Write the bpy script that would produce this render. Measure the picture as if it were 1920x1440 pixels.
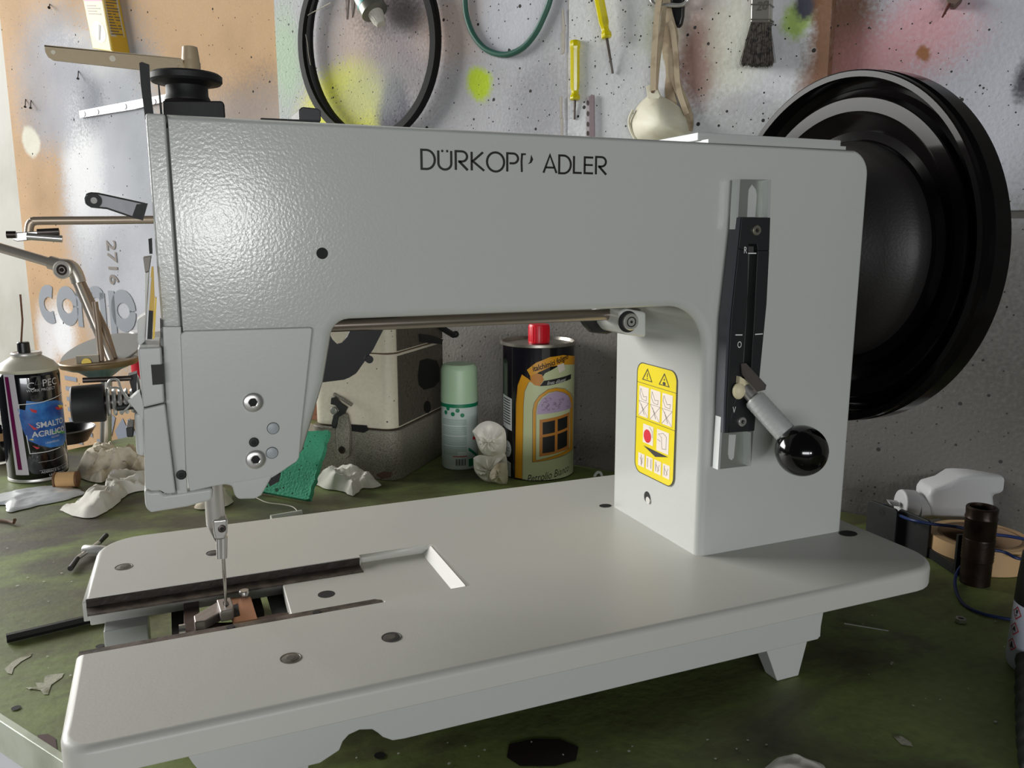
import bpy, bmesh, math, random
from mathutils import Vector, Matrix, noise
V = Vector
random.seed(7)
scene = bpy.context.scene
col = scene.collection
for o in list(bpy.data.objects): bpy.data.objects.remove(o)

# ------------------------------------------------------------ camera
FPX = 1540.0; PITCH = math.radians(10.3); YAW = math.radians(22.9); CAMZ = 0.286
cd = bpy.data.cameras.new('camera'); cam = bpy.data.objects.new('camera', cd); col.objects.link(cam)
cam.location = (0, 0, CAMZ); cam.rotation_euler = (math.pi/2-PITCH, 0, -YAW)
cd.sensor_width = 36; cd.lens = 36*FPX/1920; cd.clip_start = .01; cd.clip_end = 50
scene.camera = cam

# ------------------------------------------------------------ light
scene.view_settings.view_transform = 'Standard'; scene.view_settings.look = 'None'
scene.view_settings.gamma = 1; scene.view_settings.use_curve_mapping = False
scene.view_settings.exposure = 0.0
w = bpy.data.worlds.new('world'); scene.world = w; w.use_nodes = True
w.node_tree.nodes['Background'].inputs[0].default_value = (.80, .90, 1.0, 1)
w.node_tree.nodes['Background'].inputs[1].default_value = 0.03
def area(name, loc, target, sx, sy, power, color):
    l = bpy.data.lights.new(name, 'AREA'); l.shape = 'RECTANGLE'; l.size = sx; l.size_y = sy
    l.energy = power; l.color = color
    o = bpy.data.objects.new(name, l); col.objects.link(o); o.location = loc
    o.rotation_euler = (V(target)-V(loc)).to_track_quat('-Z', 'Y').to_euler()
    return o
area('daylight_door', (-3.1, 3.85, 1.45), (.2, .55, .15), 3.3, 1.9, 330, (1.0, .995, .97))
area('front_fill', (-.9, -2.4, .34), (.15, .5, .25), 1.6, .46, 33, (.96, .98, 1.0))  # unseen broad fill added behind the camera to light the machine front
area('highlight_lamp', (.21, -2.5, .33), (.05, .45, .3), .16, .22, 8, (1.0, 1.0, 1.0))  # small unseen source added for the highlight on arm and ball knob

# ------------------------------------------------------------ picture geometry
FWD = V((math.sin(YAW)*math.cos(PITCH), math.cos(YAW)*math.cos(PITCH), -math.sin(PITCH)))
RGT = V((math.cos(YAW), -math.sin(YAW), 0)); UPV = RGT.cross(FWD); CAM = V((0, 0, CAMZ))
FH = V((math.sin(YAW), math.cos(YAW), 0))
A = math.radians(33.5); WN = V((math.cos(A), math.sin(A), 0)); WD = V((math.sin(A), -math.cos(A), 0)); DW = .885
def ray(x, y): return FWD + RGT*((x-960)/FPX) - UPV*((y-720)/FPX)
def pz(x, y, h=0.): r = ray(x, y); return CAM + r*((h-CAMZ)/r.z)
def py(x, y, v): r = ray(x, y); return CAM + r*(v/r.y)
def px(x, y, v): r = ray(x, y); return CAM + r*(v/r.x)
def pn(x, y, n, d): r = ray(x, y); return CAM + r*((d-CAM.dot(n))/r.dot(n))
def pw(x, y, off=0.): return pn(x, y, WN, DW-off)
def pv(x, y, P): return pn(x, y, FH, V(P).dot(FH))
def wl(x, y, off=0.): P = pw(x, y, off); return (P.dot(WD), P.z)
def pxl(P): d = V(P)-CAM; k = d.dot(FWD); return FPX*1.0/k      # pixels per metre there

# ------------------------------------------------------------ materials
def srgb(c):
    f = lambda v: (v/255/12.92 if v/255 <= .04045 else ((v/255+.055)/1.055)**2.4)
    return (f(c[0]), f(c[1]), f(c[2]), 1)
MC = {}
def M(name, c, rough=.5, metal=0., bump=None, var=None, coat=0., emis=None, spec=.5):
    if name in MC: return MC[name]
    m = bpy.data.materials.new(name); m.use_nodes = True; nt = m.node_tree; b = nt.nodes['Principled BSDF']
    b.inputs['Base Color'].default_value = srgb(c); b.inputs['Roughness'].default_value = rough
    b.inputs['Metallic'].default_value = metal; b.inputs['Specular IOR Level'].default_value = spec
    b.inputs['Coat Weight'].default_value = coat
    if var or bump:
        tc = nt.nodes.new('ShaderNodeTexCoord')
    if var:      # (scale, colour2, lo, hi)
        n = nt.nodes.new('ShaderNodeTexNoise'); n.inputs['Scale'].default_value = var[0]; n.inputs['Detail'].default_value = 6
        nt.links.new(tc.outputs['Object'], n.inputs['Vector'])
        mr = nt.nodes.new('ShaderNodeMapRange'); mr.inputs[1].default_value = var[2]; mr.inputs[2].default_value = var[3]
        nt.links.new(n.outputs[0], mr.inputs[0])
        mx = nt.nodes.new('ShaderNodeMix'); mx.data_type = 'RGBA'
        mx.inputs[6].default_value = srgb(c); mx.inputs[7].default_value = srgb(var[1])
        nt.links.new(mr.outputs[0], mx.inputs[0]); nt.links.new(mx.outputs[2], b.inputs['Base Color'])
    if bump:
        n = nt.nodes.new('ShaderNodeTexNoise'); n.inputs['Scale'].default_value = bump[0]; n.inputs['Detail'].default_value = 2
        nt.links.new(tc.outputs['Object'], n.inputs['Vector'])
        bp = nt.nodes.new('ShaderNodeBump'); bp.inputs['Strength'].default_value = bump[1]; bp.inputs['Distance'].default_value = bump[2] if len(bump) > 2 else .001
        nt.links.new(n.outputs[0], bp.inputs['Height']); nt.links.new(bp.outputs[0], b.inputs['Normal'])
    MC[name] = m; return m

def paint_mat(name, base, blobs, specks=.0, rough=.55, speckcol=(45, 42, 40), grain=.12, gscale=260, bump=.15, spec=.5):
    """base colour with soft spots of spray given as (t, z, rt, rz, colour, strength, edge, metallic)"""
    m = bpy.data.materials.new(name); m.use_nodes = True; nt = m.node_tree; L = nt.links; b = nt.nodes['Principled BSDF']
    N = lambda t: nt.nodes.new(t)
    tc = N('ShaderNodeTexCoord'); sp = N('ShaderNodeSeparateXYZ'); 
    dn = N('ShaderNodeTexNoise'); dn.inputs['Scale'].default_value = 9; dn.inputs['Detail'].default_value = 5
    L.new(tc.outputs['Object'], dn.inputs['Vector'])
    gn = N('ShaderNodeTexNoise'); gn.inputs['Scale'].default_value = gscale; gn.inputs['Detail'].default_value = 3
    L.new(tc.outputs['Object'], gn.inputs['Vector'])
    off = N('ShaderNodeVectorMath'); off.operation = 'MULTIPLY_ADD'; off.inputs[1].default_value = (.045,)*3
    L.new(dn.outputs['Color'], off.inputs[0])
    ad = N('ShaderNodeVectorMath'); ad.operation = 'SUBTRACT'; L.new(tc.outputs['Object'], ad.inputs[0]); ad.inputs[1].default_value = (.0225,)*3
    L.new(ad.outputs[0], off.inputs[2]); L.new(off.outputs[0], sp.inputs[0])
    def math_(op, a, bb=None, c=None):
        n = N('ShaderNodeMath'); n.operation = op
        for i, v in enumerate((a, bb, c)):
            if v is None: continue
            if isinstance(v, (int, float)): n.inputs[i].default_value = v
            else: L.new(v, n.inputs[i])
        return n.outputs[0]
    cur = None; curm = 0.0
    rgb = N('ShaderNodeRGB'); rgb.outputs[0].default_value = srgb(base); cur = rgb.outputs[0]
    gsub = math_('MULTIPLY', math_('SUBTRACT', gn.outputs[0], .5), 2.2)
    for (t, z, rt, rz, c, s, e, me) in blobs:
        a = math_('DIVIDE', math_('SUBTRACT', sp.outputs[0], t), rt); bb = math_('DIVIDE', math_('SUBTRACT', sp.outputs[2], z), rz)
        r2 = math_('SQRT', math_('ADD', math_('MULTIPLY', a, a), math_('MULTIPLY', bb, bb)))
        r2 = math_('ADD', r2, math_('MULTIPLY', gsub, e*.8))
        mr = N('ShaderNodeMapRange'); mr.interpolation_type = 'SMOOTHSTEP'
        mr.inputs[1].default_value = 1+e; mr.inputs[2].default_value = 1-e; mr.inputs[3].default_value = 0; mr.inputs[4].default_value = s
        L.new(r2, mr.inputs[0])
        mx = N('ShaderNodeMix'); mx.data_type = 'RGBA'; mx.inputs[7].default_value = srgb(c)
        L.new(mr.outputs[0], mx.inputs[0]); L.new(cur, mx.inputs[6]); cur = mx.outputs[2]
        mm = N('ShaderNodeMix'); mm.inputs[3].default_value = me
        if isinstance(curm, float): mm.inputs[2].default_value = curm
        else: L.new(curm, mm.inputs[2])
        L.new(mr.outputs[0], mm.inputs[0]); curm = mm.outputs[0]
    # grain
    g = math_('ADD', 1.0, math_('MULTIPLY', gsub, grain))
    gc = N('ShaderNodeCombineXYZ'); [L.new(g, gc.inputs[i]) for i in range(3)]
    gm = N('ShaderNodeMix'); gm.data_type = 'RGBA'; gm.blend_type = 'MULTIPLY'; gm.inputs[0].default_value = 1
    L.new(cur, gm.inputs[6]); L.new(gc.outputs[0], gm.inputs[7]); cur = gm.outputs[2]
    # low frequency dirt
    dm = N('ShaderNodeMix'); dm.data_type = 'RGBA'; dm.blend_type = 'MULTIPLY'; dm.inputs[7].default_value = (.55, .53, .52, 1)
    d2 = N('ShaderNodeTexNoise'); d2.inputs['Scale'].default_value = 5; d2.inputs['Detail'].default_value = 7; L.new(tc.outputs['Object'], d2.inputs['Vector'])
    mr = N('ShaderNodeMapRange'); mr.inputs[1].default_value = .5; mr.inputs[2].default_value = .75; mr.inputs[4].default_value = .55; L.new(d2.outputs[0], mr.inputs[0])
    L.new(mr.outputs[0], dm.inputs[0]); L.new(cur, dm.inputs[6]); cur = dm.outputs[2]
    if specks:
        for sc, th in ((130, .10), (330, .12)):
            vo = N('ShaderNodeTexVoronoi'); vo.inputs['Scale'].default_value = sc; L.new(tc.outputs['Object'], vo.inputs['Vector'])
            cs = N('ShaderNodeSeparateColor'); L.new(vo.outputs['Color'], cs.inputs[0])
            lt = math_('LESS_THAN', vo.outputs['Distance'], math_('MULTIPLY', math_('MAXIMUM', math_('SUBTRACT', cs.outputs[0], 1-specks), 0.0), th*3/max(specks, .01)))
            mx = N('ShaderNodeMix'); mx.data_type = 'RGBA'; mx.inputs[7].default_value = srgb(speckcol)
            L.new(lt, mx.inputs[0]); L.new(cur, mx.inputs[6]); cur = mx.outputs[2]
    L.new(cur, b.inputs['Base Color'])
    if not isinstance(curm, float): L.new(curm, b.inputs['Metallic'])
    b.inputs['Roughness'].default_value = rough; b.inputs['Specular IOR Level'].default_value = spec
    bp = N('ShaderNodeBump'); bp.inputs['Strength'].default_value = bump; bp.inputs['Distance'].default_value = .002
    L.new(gn.outputs[0], bp.inputs['Height']); L.new(bp.outputs[0], b.inputs['Normal'])
    return m

# ------------------------------------------------------------ mesh helpers
def ob(name, bm, m, parent=None, bevel=0, seg=2, smooth=40, kind=None, label=None, mw=None):
    bmesh.ops.recalc_face_normals(bm, faces=bm.faces)
    lim = math.radians(smooth)
    for f in bm.faces: f.smooth = True
    wl__ = bm.edges.layers.float.get('bevel_weight_edge')
    for e in bm.edges:
        e.smooth = (len(e.link_faces) == 2 and e.calc_face_angle(0) < lim) or (wl__ is not None and e[wl__] > .2)
    me = bpy.data.meshes.new(name); bm.to_mesh(me); bm.free(); me.materials.append(m)
    o = bpy.data.objects.new(name, me); col.objects.link(o)
    if mw is not None: o.matrix_world = mw
    if bevel:
        b = o.modifiers.new('bevel', 'BEVEL'); b.width = bevel; b.segments = seg; b.limit_method = 'ANGLE'; b.angle_limit = lim
        b.harden_normals = True
    if parent is not None:
        o.parent = parent; o.matrix_parent_inverse = ROOTM[parent.name].inverted()
        ROOTM[o.name] = o.matrix_basis.copy() if mw is not None else ROOTM[parent.name]
        ROOTM[o.name] = Matrix.Identity(4) if mw is None else mw
    else: ROOTM[o.name] = Matrix.Identity(4) if mw is None else mw
    if kind: o['kind'] = kind
    if label: o['label'] = label
    return o
ROOTM = {}
def thing(name, label, cat, loc=(0, 0, 0), group=None):
    o = bpy.data.objects.new(name, None); col.objects.link(o); o.location = loc; o.empty_display_size = .02
    ROOTM[o.name] = Matrix.Translation(V(loc)); o['label'] = label; o['category'] = cat
    if group: o['group'] = group
    return o
def tag(o, label, cat, group=None):
    o['label'] = label; o['category'] = cat
    if group: o['group'] = group
    return o
def B(): return bmesh.new()
def prism(bm, pts, vec):
    pts = [V(p) for p in pts]; vec = V(vec)
    a = [bm.verts.new(p) for p in pts]; b = [bm.verts.new(p+vec) for p in pts]
    bm.faces.new(a); bm.faces.new(b[::-1]); n = len(a)
    for i in range(n): bm.faces.new((a[i], b[i], b[(i+1) % n], a[(i+1) % n]))
    return bm
def box(bm, x0, x1, y0, y1, z0, z1, mw=None):
    p = [V((x0, y0, z0)), V((x1, y0, z0)), V((x1, y1, z0)), V((x0, y1, z0))]
    v = V((0, 0, z1-z0))
    if mw is not None: p = [mw@q for q in p]; v = mw.to_3x3()@v
    return prism(bm, p, v)
def frame(d):
    d = V(d).normalized(); a = V((0, 0, 1)) if abs(d.z) < .9 else V((1, 0, 0))
    u = d.cross(a).normalized(); return u, u.cross(d)*-1, d
def lathe(bm, prof, O, d=(0, 0, 1), seg=48, closed=False):
    """prof = [(height along d, radius)]"""
    O = V(O); u, v, d = frame(d); rings = []
    for h, r in prof:
        if r < 1e-7: rings.append([bm.verts.new(O+d*h)])
        else: rings.append([bm.verts.new(O+d*h+(u*math.cos(2*math.pi*i/seg)+v*math.sin(2*math.pi*i/seg))*r) for i in range(seg)])
    pairs = list(zip(rings, rings[1:]))
    if closed: pairs.append((rings[-1], rings[0]))
    for a, b in pairs:
        for i in range(seg):
            j = (i+1) % seg
            if len(a) == 1 and len(b) == 1: continue
            if len(a) == 1: bm.faces.new((a[0], b[i], b[j]))
            elif len(b) == 1: bm.faces.new((a[i], b[0], a[j]))
            else: bm.faces.new((a[i], b[i], b[j], a[j]))
    if not closed:
        for r in (rings[0], rings[-1]):
            if len(r) > 2: bm.faces.new(r)
    return bm
def cyl(bm, p0, p1, r, r1=None, seg=20):
    p0, p1 = V(p0), V(p1); return lathe(bm, [(0, r), ((p1-p0).length, r if r1 is None else r1)], p0, p1-p0, seg)
def smoothline(pts, n=6):
    pts = [V(p) for p in pts]; out = []
    for i in range(len(pts)-1):
        a = pts[max(i-1, 0)]; b = pts[i]; c = pts[i+1]; d = pts[min(i+2, len(pts)-1)]
        for k in range(n):
            t = k/n; out.append(.5*((2*b)+(c-a)*t+(2*a-5*b+4*c-d)*t*t+(3*b-a-3*c+d)*t**3))
    return out+[pts[-1]]
def tube(bm, pts, r, seg=10, closed=False, flat=None, up=None):
    """round tube, or a strap with half sizes flat=(a,b)"""
    pts = [V(p) for p in pts]; n = len(pts); rings = []; prev = None
    for i, p in enumerate(pts):
        if closed: d = pts[(i+1) % n]-pts[i-1]
        else: d = pts[min(i+1, n-1)]-pts[max(i-1, 0)]
        d.normalize()
        if up is not None: u = d.cross(V(up)).normalized()
        elif prev is None: u = frame(d)[0]
        else: u = (prev-d*prev.dot(d)).normalized()
        prev = u; v = d.cross(u); rr = r(i/(n-1)) if callable(r) else r
        if flat: prof = [(flat[0], flat[1]), (-flat[0], flat[1]), (-flat[0], -flat[1]), (flat[0], -flat[1])]
        else: prof = [(rr*math.cos(2*math.pi*k/seg), rr*math.sin(2*math.pi*k/seg)) for k in range(seg)]
        rings.append([bm.verts.new(p+u*a+v*b) for a, b in prof])
    m = len(rings[0]); pr = list(zip(rings, rings[1:]))
    if closed: pr.append((rings[-1], rings[0]))
    for a, b in pr:
        for k in range(m): bm.faces.new((a[k], a[(k+1) % m], b[(k+1) % m], b[k]))
    if not closed: bm.faces.new(rings[0][::-1]); bm.faces.new(rings[-1])
    return bm
def ball(bm, c, r, seg=32, sc=(1, 1, 1)):
    bmesh.ops.create_uvsphere(bm, u_segments=seg, v_segments=seg//2, radius=r, matrix=Matrix.Translation(V(c))@Matrix.Diagonal((*sc, 1)))
    return bm
def arc(cx, cy, r, a0, a1, n=8): return [(cx+r*math.cos(math.radians(a0+(a1-a0)*i/n)), cy+r*math.sin(math.radians(a0+(a1-a0)*i/n))) for i in range(n+1)]
# flat print: 2-D shapes mapped onto a surface
def flat(polys, step=None):
    bm = B()
    for P in polys:
        vs = [bm.verts.new((p[0], p[1], 0)) for p in P]
        if len(vs) > 2:
            try: bm.faces.new(vs)
            except ValueError: pass
    return bm
def stroke(pts, w, closed=False):
    """ribbon polygons along a 2-D polyline"""
    out = []; n = len(pts); L = []; R = []
    for i in range(n):
        a = V((*pts[(i-1) % n if closed else max(i-1, 0)],)); b = V((*pts[i],)); c = V((*pts[(i+1) % n if closed else min(i+1, n-1)],))
        d1 = (b-a).normalized() if (b-a).length > 1e-9 else (c-b).normalized()
        d2 = (c-b).normalized() if (c-b).length > 1e-9 else d1
        d = (d1+d2)
        d = d.normalized() if d.length > 1e-6 else d1
        nn = V((-d.y, d.x)); k = 1/max(.5, nn.dot(V((-d1.y, d1.x))))
        L.append(b+nn*w/2*k); R.append(b-nn*w/2*k)
    for i in range(n if closed else n-1):
        j = (i+1) % n; out.append([L[i], L[j], R[j], R[i]])
    return out
def disc2(cx, cy, rx, ry=None, n=24): ry = ry or rx; return [(cx+rx*math.cos(2*math.pi*i/n), cy+ry*math.sin(2*math.pi*i/n)) for i in range(n)]
def rect2(x0, y0, x1, y1): return [(x0, y0), (x1, y0), (x1, y1), (x0, y1)]
def text2(s, size, shear=0, align='CENTER', bold=0, xs=1):
    cu = bpy.data.curves.new('t', 'FONT'); cu.body = s; cu.size = size; cu.align_x = align; cu.shear = shear; cu.offset = bold; cu.resolution_u = 4
    o = bpy.data.objects.new('t', cu); col.objects.link(o); dg = bpy.context.evaluated_depsgraph_get(); dg.update()
    me = bpy.data.meshes.new_from_object(o.evaluated_get(dg)); bm = B(); bm.from_mesh(me)
    bpy.data.objects.remove(o); bpy.data.curves.remove(cu); bpy.data.meshes.remove(me)
    bmesh.ops.remove_doubles(bm, verts=bm.verts, dist=size*.001)
    for v in bm.verts: v.co.x *= xs
    return bm
def shift(bm, dx, dy, rot=0):
    bmesh.ops.transform(bm, matrix=Matrix.Translation((dx, dy, 0))@Matrix.Rotation(rot, 4, 'Z'), verts=bm.verts); return bm
def join(*bms):
    out = B()
    for b in bms:
        me = bpy.data.meshes.new('tmp'); b.to_mesh(me); out.from_mesh(me); bpy.data.meshes.remove(me); b.free()
    return out
def decal(name, bm, m, mapf, parent, h=.0003, step=None, label=None):
    if step:
        xs = [v.co.x for v in bm.verts]
        if xs:
            k = math.floor(min(xs)/step)+1
            while k*step < max(xs):
                g = bm.verts[:]+bm.edges[:]+bm.faces[:]
                bmesh.ops.bisect_plane(bm, geom=g, plane_co=(k*step, 0, 0), plane_no=(1, 0, 0)); k += 1
    for v in bm.verts: v.co = mapf(v.co.x, v.co.y, h)
    me = bpy.data.meshes.new(name); bm.to_mesh(me); bm.free(); me.materials.append(m)
    for p in me.polygons: p.use_smooth = True
    o = bpy.data.objects.new(name, me); col.objects.link(o); o.parent = parent; o.matrix_parent_inverse = ROOTM[parent.name].inverted()
    ROOTM[o.name] = Matrix.Identity(4)
    if label: o['label'] = label
    return o
def planemap(O, u, v):
    O, u, v = V(O), V(u).normalized(), V(v).normalized(); n = u.cross(v)
    return lambda a, b, h: O+u*a+v*b+n*h
def cylmap(C, R, ang0, z0):
    return lambda a, b, h: V((C[0]+(R+h)*math.cos(ang0+a/R), C[1]+(R+h)*math.sin(ang0+a/R), z0+b))
def quadmap(P00, P10, P11, P01):
    """unit square onto a planar quad"""
    P00, P10, P11, P01 = map(V, (P00, P10, P11, P01)); n = (P10-P00).cross(P01-P00).normalized()
    return lambda a, b, h: (P00*(1-a)+P10*a)*(1-b)+(P01*(1-a)+P11*a)*b+n*h

# ------------------------------------------------------------ palette
paint = M('grey_enamel', (196, 198, 193), .17, 0, (640, .09, .0008))
paint2 = M('grey_enamel_smooth', (192, 194, 190), .32, 0, (500, .06, .0006))
bedp = M('bed_enamel', (200, 199, 192), .42, 0, (600, .08, .0006))
blackp = M('black_plastic', (22, 22, 24), .32)
blackm = M('black_matte', (24, 24, 25), .6, 0, (300, .1))
gloss = M('black_gloss', (8, 7, 7), .12, 0, coat=.25)
steel = M('steel', (206, 204, 200), .30, .8, (200, .05))
wheelb = M('wheel_black', (16, 14, 14), .13, 0, spec=.10)
steeld = M('dark_steel', (95, 88, 84), .42, .9, (150, .2), (30, (60, 52, 48), .4, .7))
zinc = M('zinc_plate', (158, 162, 154), .42, .6, (80, .05))
darkhole = M('dark_hole', (10, 10, 10), .7)
seam = M('seam', (62, 62, 60), .6)
white = M('white_print', (228, 228, 228), .45)
ivory = M('ivory_plastic', (222, 212, 176), .45)

# ============================================================ SETTING
WF = Matrix(((WD.x, WN.x, 0, WN.x*DW), (WD.y, WN.y, 0, WN.y*DW), (0, 0, 1, 0), (0, 0, 0, 1)))   # wall frame: x along, y into the wall
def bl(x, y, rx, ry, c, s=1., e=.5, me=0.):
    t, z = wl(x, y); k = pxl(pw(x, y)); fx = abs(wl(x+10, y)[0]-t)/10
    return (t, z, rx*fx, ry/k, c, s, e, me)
wallm = paint_mat('sprayed_wall', (128, 126, 122), [
    bl(1250, 200, 700, 230, (186, 188, 192), 1, .35), bl(10, 480, 60, 400, (232, 230, 222), 1, .2),
    bl(1750, 150, 260, 250, (186, 188, 196), 1, .45), bl(1585, 70, 60, 140, (122, 84, 60), .95, .7),
    bl(1650, 120, 90, 60, (190, 132, 132), .8, .8), bl(1755, 40, 70, 80, (216, 158, 164), .8, .8),
    bl(1924, 150, 20, 40, (45, 42, 48), .9, .6), bl(1738, 110, 9, 16, (150, 95, 40), .9, .4),
    bl(1730, 900, 400, 350, (82, 79, 74), .8, .6), bl(1000, 780, 400, 210, (112, 108, 102), .9, .4)], specks=.10, rough=.7, bump=.3)  # lower right: dark concrete with shadow of machine and wheel put into colour
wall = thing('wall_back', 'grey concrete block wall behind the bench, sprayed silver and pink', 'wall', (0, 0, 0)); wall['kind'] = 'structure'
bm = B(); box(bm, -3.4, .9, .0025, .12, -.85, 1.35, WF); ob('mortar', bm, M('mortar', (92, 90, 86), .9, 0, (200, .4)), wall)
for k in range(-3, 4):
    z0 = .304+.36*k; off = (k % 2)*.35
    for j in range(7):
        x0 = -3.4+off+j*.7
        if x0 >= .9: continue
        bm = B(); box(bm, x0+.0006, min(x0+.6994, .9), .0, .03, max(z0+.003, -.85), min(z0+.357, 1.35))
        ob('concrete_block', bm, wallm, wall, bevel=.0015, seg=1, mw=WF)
bm = B(); box(bm, -3, 3, -2.5, 2.6, -.9, -.85); o = ob('floor', bm, M('concrete_floor', (150, 148, 142), .8, 0, (60, .2), (4, (120, 118, 112), .4, .7))); o['kind'] = 'structure'
# side wall with the big daylight opening it frames is beyond the view at left; only the wall in view is built

bm = B(); box(bm, -3.4, wl(60, 300)[0], -.0008, .0005, -.84, 1.34, WF); ob('plaster_skim', bm, M('old_white_plaster', (200, 198, 188), .7, 0, (60, .3), (6, (180, 176, 164), .45, .7)), wall)
# ------------------------------------------------------------ boards fixed on the wall
silver = (182, 186, 192)
cardm = paint_mat('sprayed_cardboard', (212, 176, 136), [
    bl(480, 200, 60, 60, (184, 154, 122), .6, .6),
    bl(225, 330, 95, 290, silver, 1, .35, .12), bl(190, 400, 60, 260, (196, 198, 204), 1, .5, .15), bl(158, 290, 34, 150, (244, 245, 246), .95, .5, .1), bl(120, 85, 40, 26, (244, 245, 246), .9, .6, .1), bl(265, 110, 30, 30, (150, 152, 158), .7, .7, .2), bl(170, 175, 26, 60, (100, 106, 116), .8, .7, .2), bl(205, 400, 40, 30, (222, 224, 228), .9, .6, .1), bl(135, 130, 40, 40, (136, 140, 150), .8, .8, .3), bl(100, 235, 45, 40, (150, 152, 160), .7, .8, .3), bl(110, 60, 45, 40, (190, 188, 188), .7, .8, .1),  # near-white spots: bright sheen of the silver paint, put into the colour
    bl(95, 150, 60, 110, (176, 178, 186), .85, .6, .1), bl(470, 235, 130, 70, (176, 164, 156), .9, .6, .1),
    bl(120, 620, 26, 52, (240, 240, 242), 1, .5, .3), bl(90, 640, 16, 60, (236, 236, 238), .9, .5, .2),
    bl(265, 560, 60, 130, (196, 198, 204), .9, .5, .35), bl(62, 265, 16, 28, (246, 244, 226), 1, .2),
    bl(200, 105, 50, 36, (206, 208, 210), .8, .6, .1), bl(592, 745, 40, 60, (138, 88, 66), .9, .4)], specks=.035, rough=.75, grain=.08, bump=.08, spec=.12)
boardm = paint_mat('sprayed_board', (186, 186, 190), [
    bl(720, 90, 95, 110, (206, 176, 156), .75, .6), bl(760, 120, 60, 120, (128, 126, 136), .7, .7), bl(545, 115, 26, 80, (176, 204, 168), .9, .6),
    bl(652, 222, 78, 92, (240, 240, 70), 1, .35), bl(750, 220, 32, 66, (84, 82, 96), 1, .35), bl(700, 180, 60, 50, (178, 184, 178), .5, .7),
    bl(903, 163, 23, 30, (190, 216, 20), 1, .35), bl(750, 30, 60, 40, (60, 58, 62), .6, .6), bl(860, 60, 60, 60, (206, 172, 150), .5, .6),
    bl(1020, 200, 50, 70, (140, 140, 146), .5, .6), bl(960, 30, 60, 60, (206, 208, 216), .9, .5)], specks=.14, rough=.55, bump=.2, spec=.3)
boardn = paint_mat('sprayed_board_pale', (206, 208, 210), [
    bl(1045, 210, 46, 60, (158, 158, 164), .8, .6), bl(1310, 60, 55, 90, (196, 176, 166), .8, .6), bl(1320, 130, 40, 75, (148, 112, 100), .9, .5), bl(1250, 60, 40, 60, (206, 212, 186), .6, .6),
    bl(1380, 90, 45, 110, (214, 214, 196), .7, .6), bl(1505, 40, 34, 26, (168, 196, 90), .9, .45), bl(1528, 14, 26, 26, (70, 72, 84), 1, .35),
    bl(1558, 80, 22, 300, (132, 92, 62), .95, .5), bl(1535, 150, 26, 60, (136, 100, 78), .8, .7), bl(1400, 205, 60, 30, (168, 168, 172), .6, .6)], specks=.14, rough=.5, bump=.22)
def board(name, label, x0, x1, ztop, zbot, offb, th, m):
    t0 = wl(x0, 200)[0]; t1 = wl(x1, 200)[0]
    bm = B(); box(bm, t0, t1, -offb-th, -offb, zbot, ztop); o = ob(name, bm, m, bevel=.0008, seg=1, mw=WF); return o, t0, t1
cb, ct0, ct1 = board('cardboard_sheet', '', 22, 640, 1.0, -.34, .001, .004, cardm)
tag(cb, 'brown cardboard sheet with grey printed letters, sprayed silver, at the left of the wall', 'cardboard')
b2, t0, t1 = board('sprayed_board', '', 533, 1075, 1.0, .28, .006, .005, boardm)
tag(b2, 'grey board with yellow and lime paint spots behind the black drive belt', 'board')
b3, t0, t1 = board('sprayed_board', '', 1078, 1556, 1.0, .28, .001, .016, boardn)
tag(b3, 'pale silver board with brown cut edge, behind the paintbrush and the dust mask', 'board')
# torn tape seam between the two boards
bm = B()
for i in range(26):
    z = .30+i*.024; x = wl(1073, 200)[0]
    for q in range(2):
        a = random.uniform(-.009, .009); P = [V((x+a, -.0135, z)), V((x+a+random.uniform(.002, .006), -.0135, z+.002)), V((x+a+random.uniform(.001, .005), -.0135, z+.026)), V((x+a-.001, -.0135, z+.024))]
        prism(bm, [WF@p for p in P], WN*-.0012)
o = ob('torn_tape', bm, M('torn_paper', (176, 170, 160), .9, 0, (200, .4)), b2); o['kind'] = 'stuff'
# printed letters on the cardboard
gm = M('faded_print', (146, 152, 160), .7)
def wmap(x0, y0, ang, off):
    P = pw(x0, y0, off); u = WD*math.cos(ang)+V((0, 0, 1))*math.sin(ang); v = V((0, 0, 1))*math.cos(ang)-WD*math.sin(ang)
    return lambda a, b, h: P+u*a+v*b-WN*h
g = 1/pxl(pw(150, 570))
hh = .075
wm = wmap(78, 594, 0, .0055)
cstr = hh*.33
def cring(cx, w, h, a0, a1): return stroke([(cx+w*math.cos(math.radians(a0+(a1-a0)*i/20)), h/2+(h/2)*math.sin(math.radians(a0+(a1-a0)*i/20))) for i in range(21)], cstr)
bw = .038
polys = cring(.045, bw, hh-.02, 60, 300)+cring(.132, bw, hh-.02, 0, 360)
x = .186
for k in range(3): polys.append(rect2(x+k*.052-.011, -.012, x+k*.052+.011, hh*.78 if k else hh*.9))
for k in range(2): polys += stroke([(x+k*.052+.026+.026*math.cos(math.radians(q)), hh*.62+hh*.18*math.sin(math.radians(q))) for q in range(0, 181, 20)], .022)
x = .330
polys += stroke([(x, -.07), (x, hh*.85)], cstr)+cring(x+.045, bw, hh-.02, 0, 360)
polys = [[(q[0]*.80, q[1]) for q in P] for P in polys]
decal('printed_lettering', flat(polys), gm, wm, cb, .0004)
t = text2('2716', .042, bold=.0006); shift(t, 0, 0, -math.pi/2)
decal('printed_number', t, M('faded_print_light', (132, 122, 112), .7), wmap(203, 492, 0, .0055), cb, .0004)
polys = []
for k in range(7): polys.append(rect2(.0, -k*.022, .045+.02*(k % 3), -k*.022+.009))
for k in range(5): polys.append(rect2(.10+(k % 2)*.02, -.02-k*.026, .15, -.02-k*.026+.013))
polys.append(rect2(.0, -.21, .09, -.16))
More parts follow.
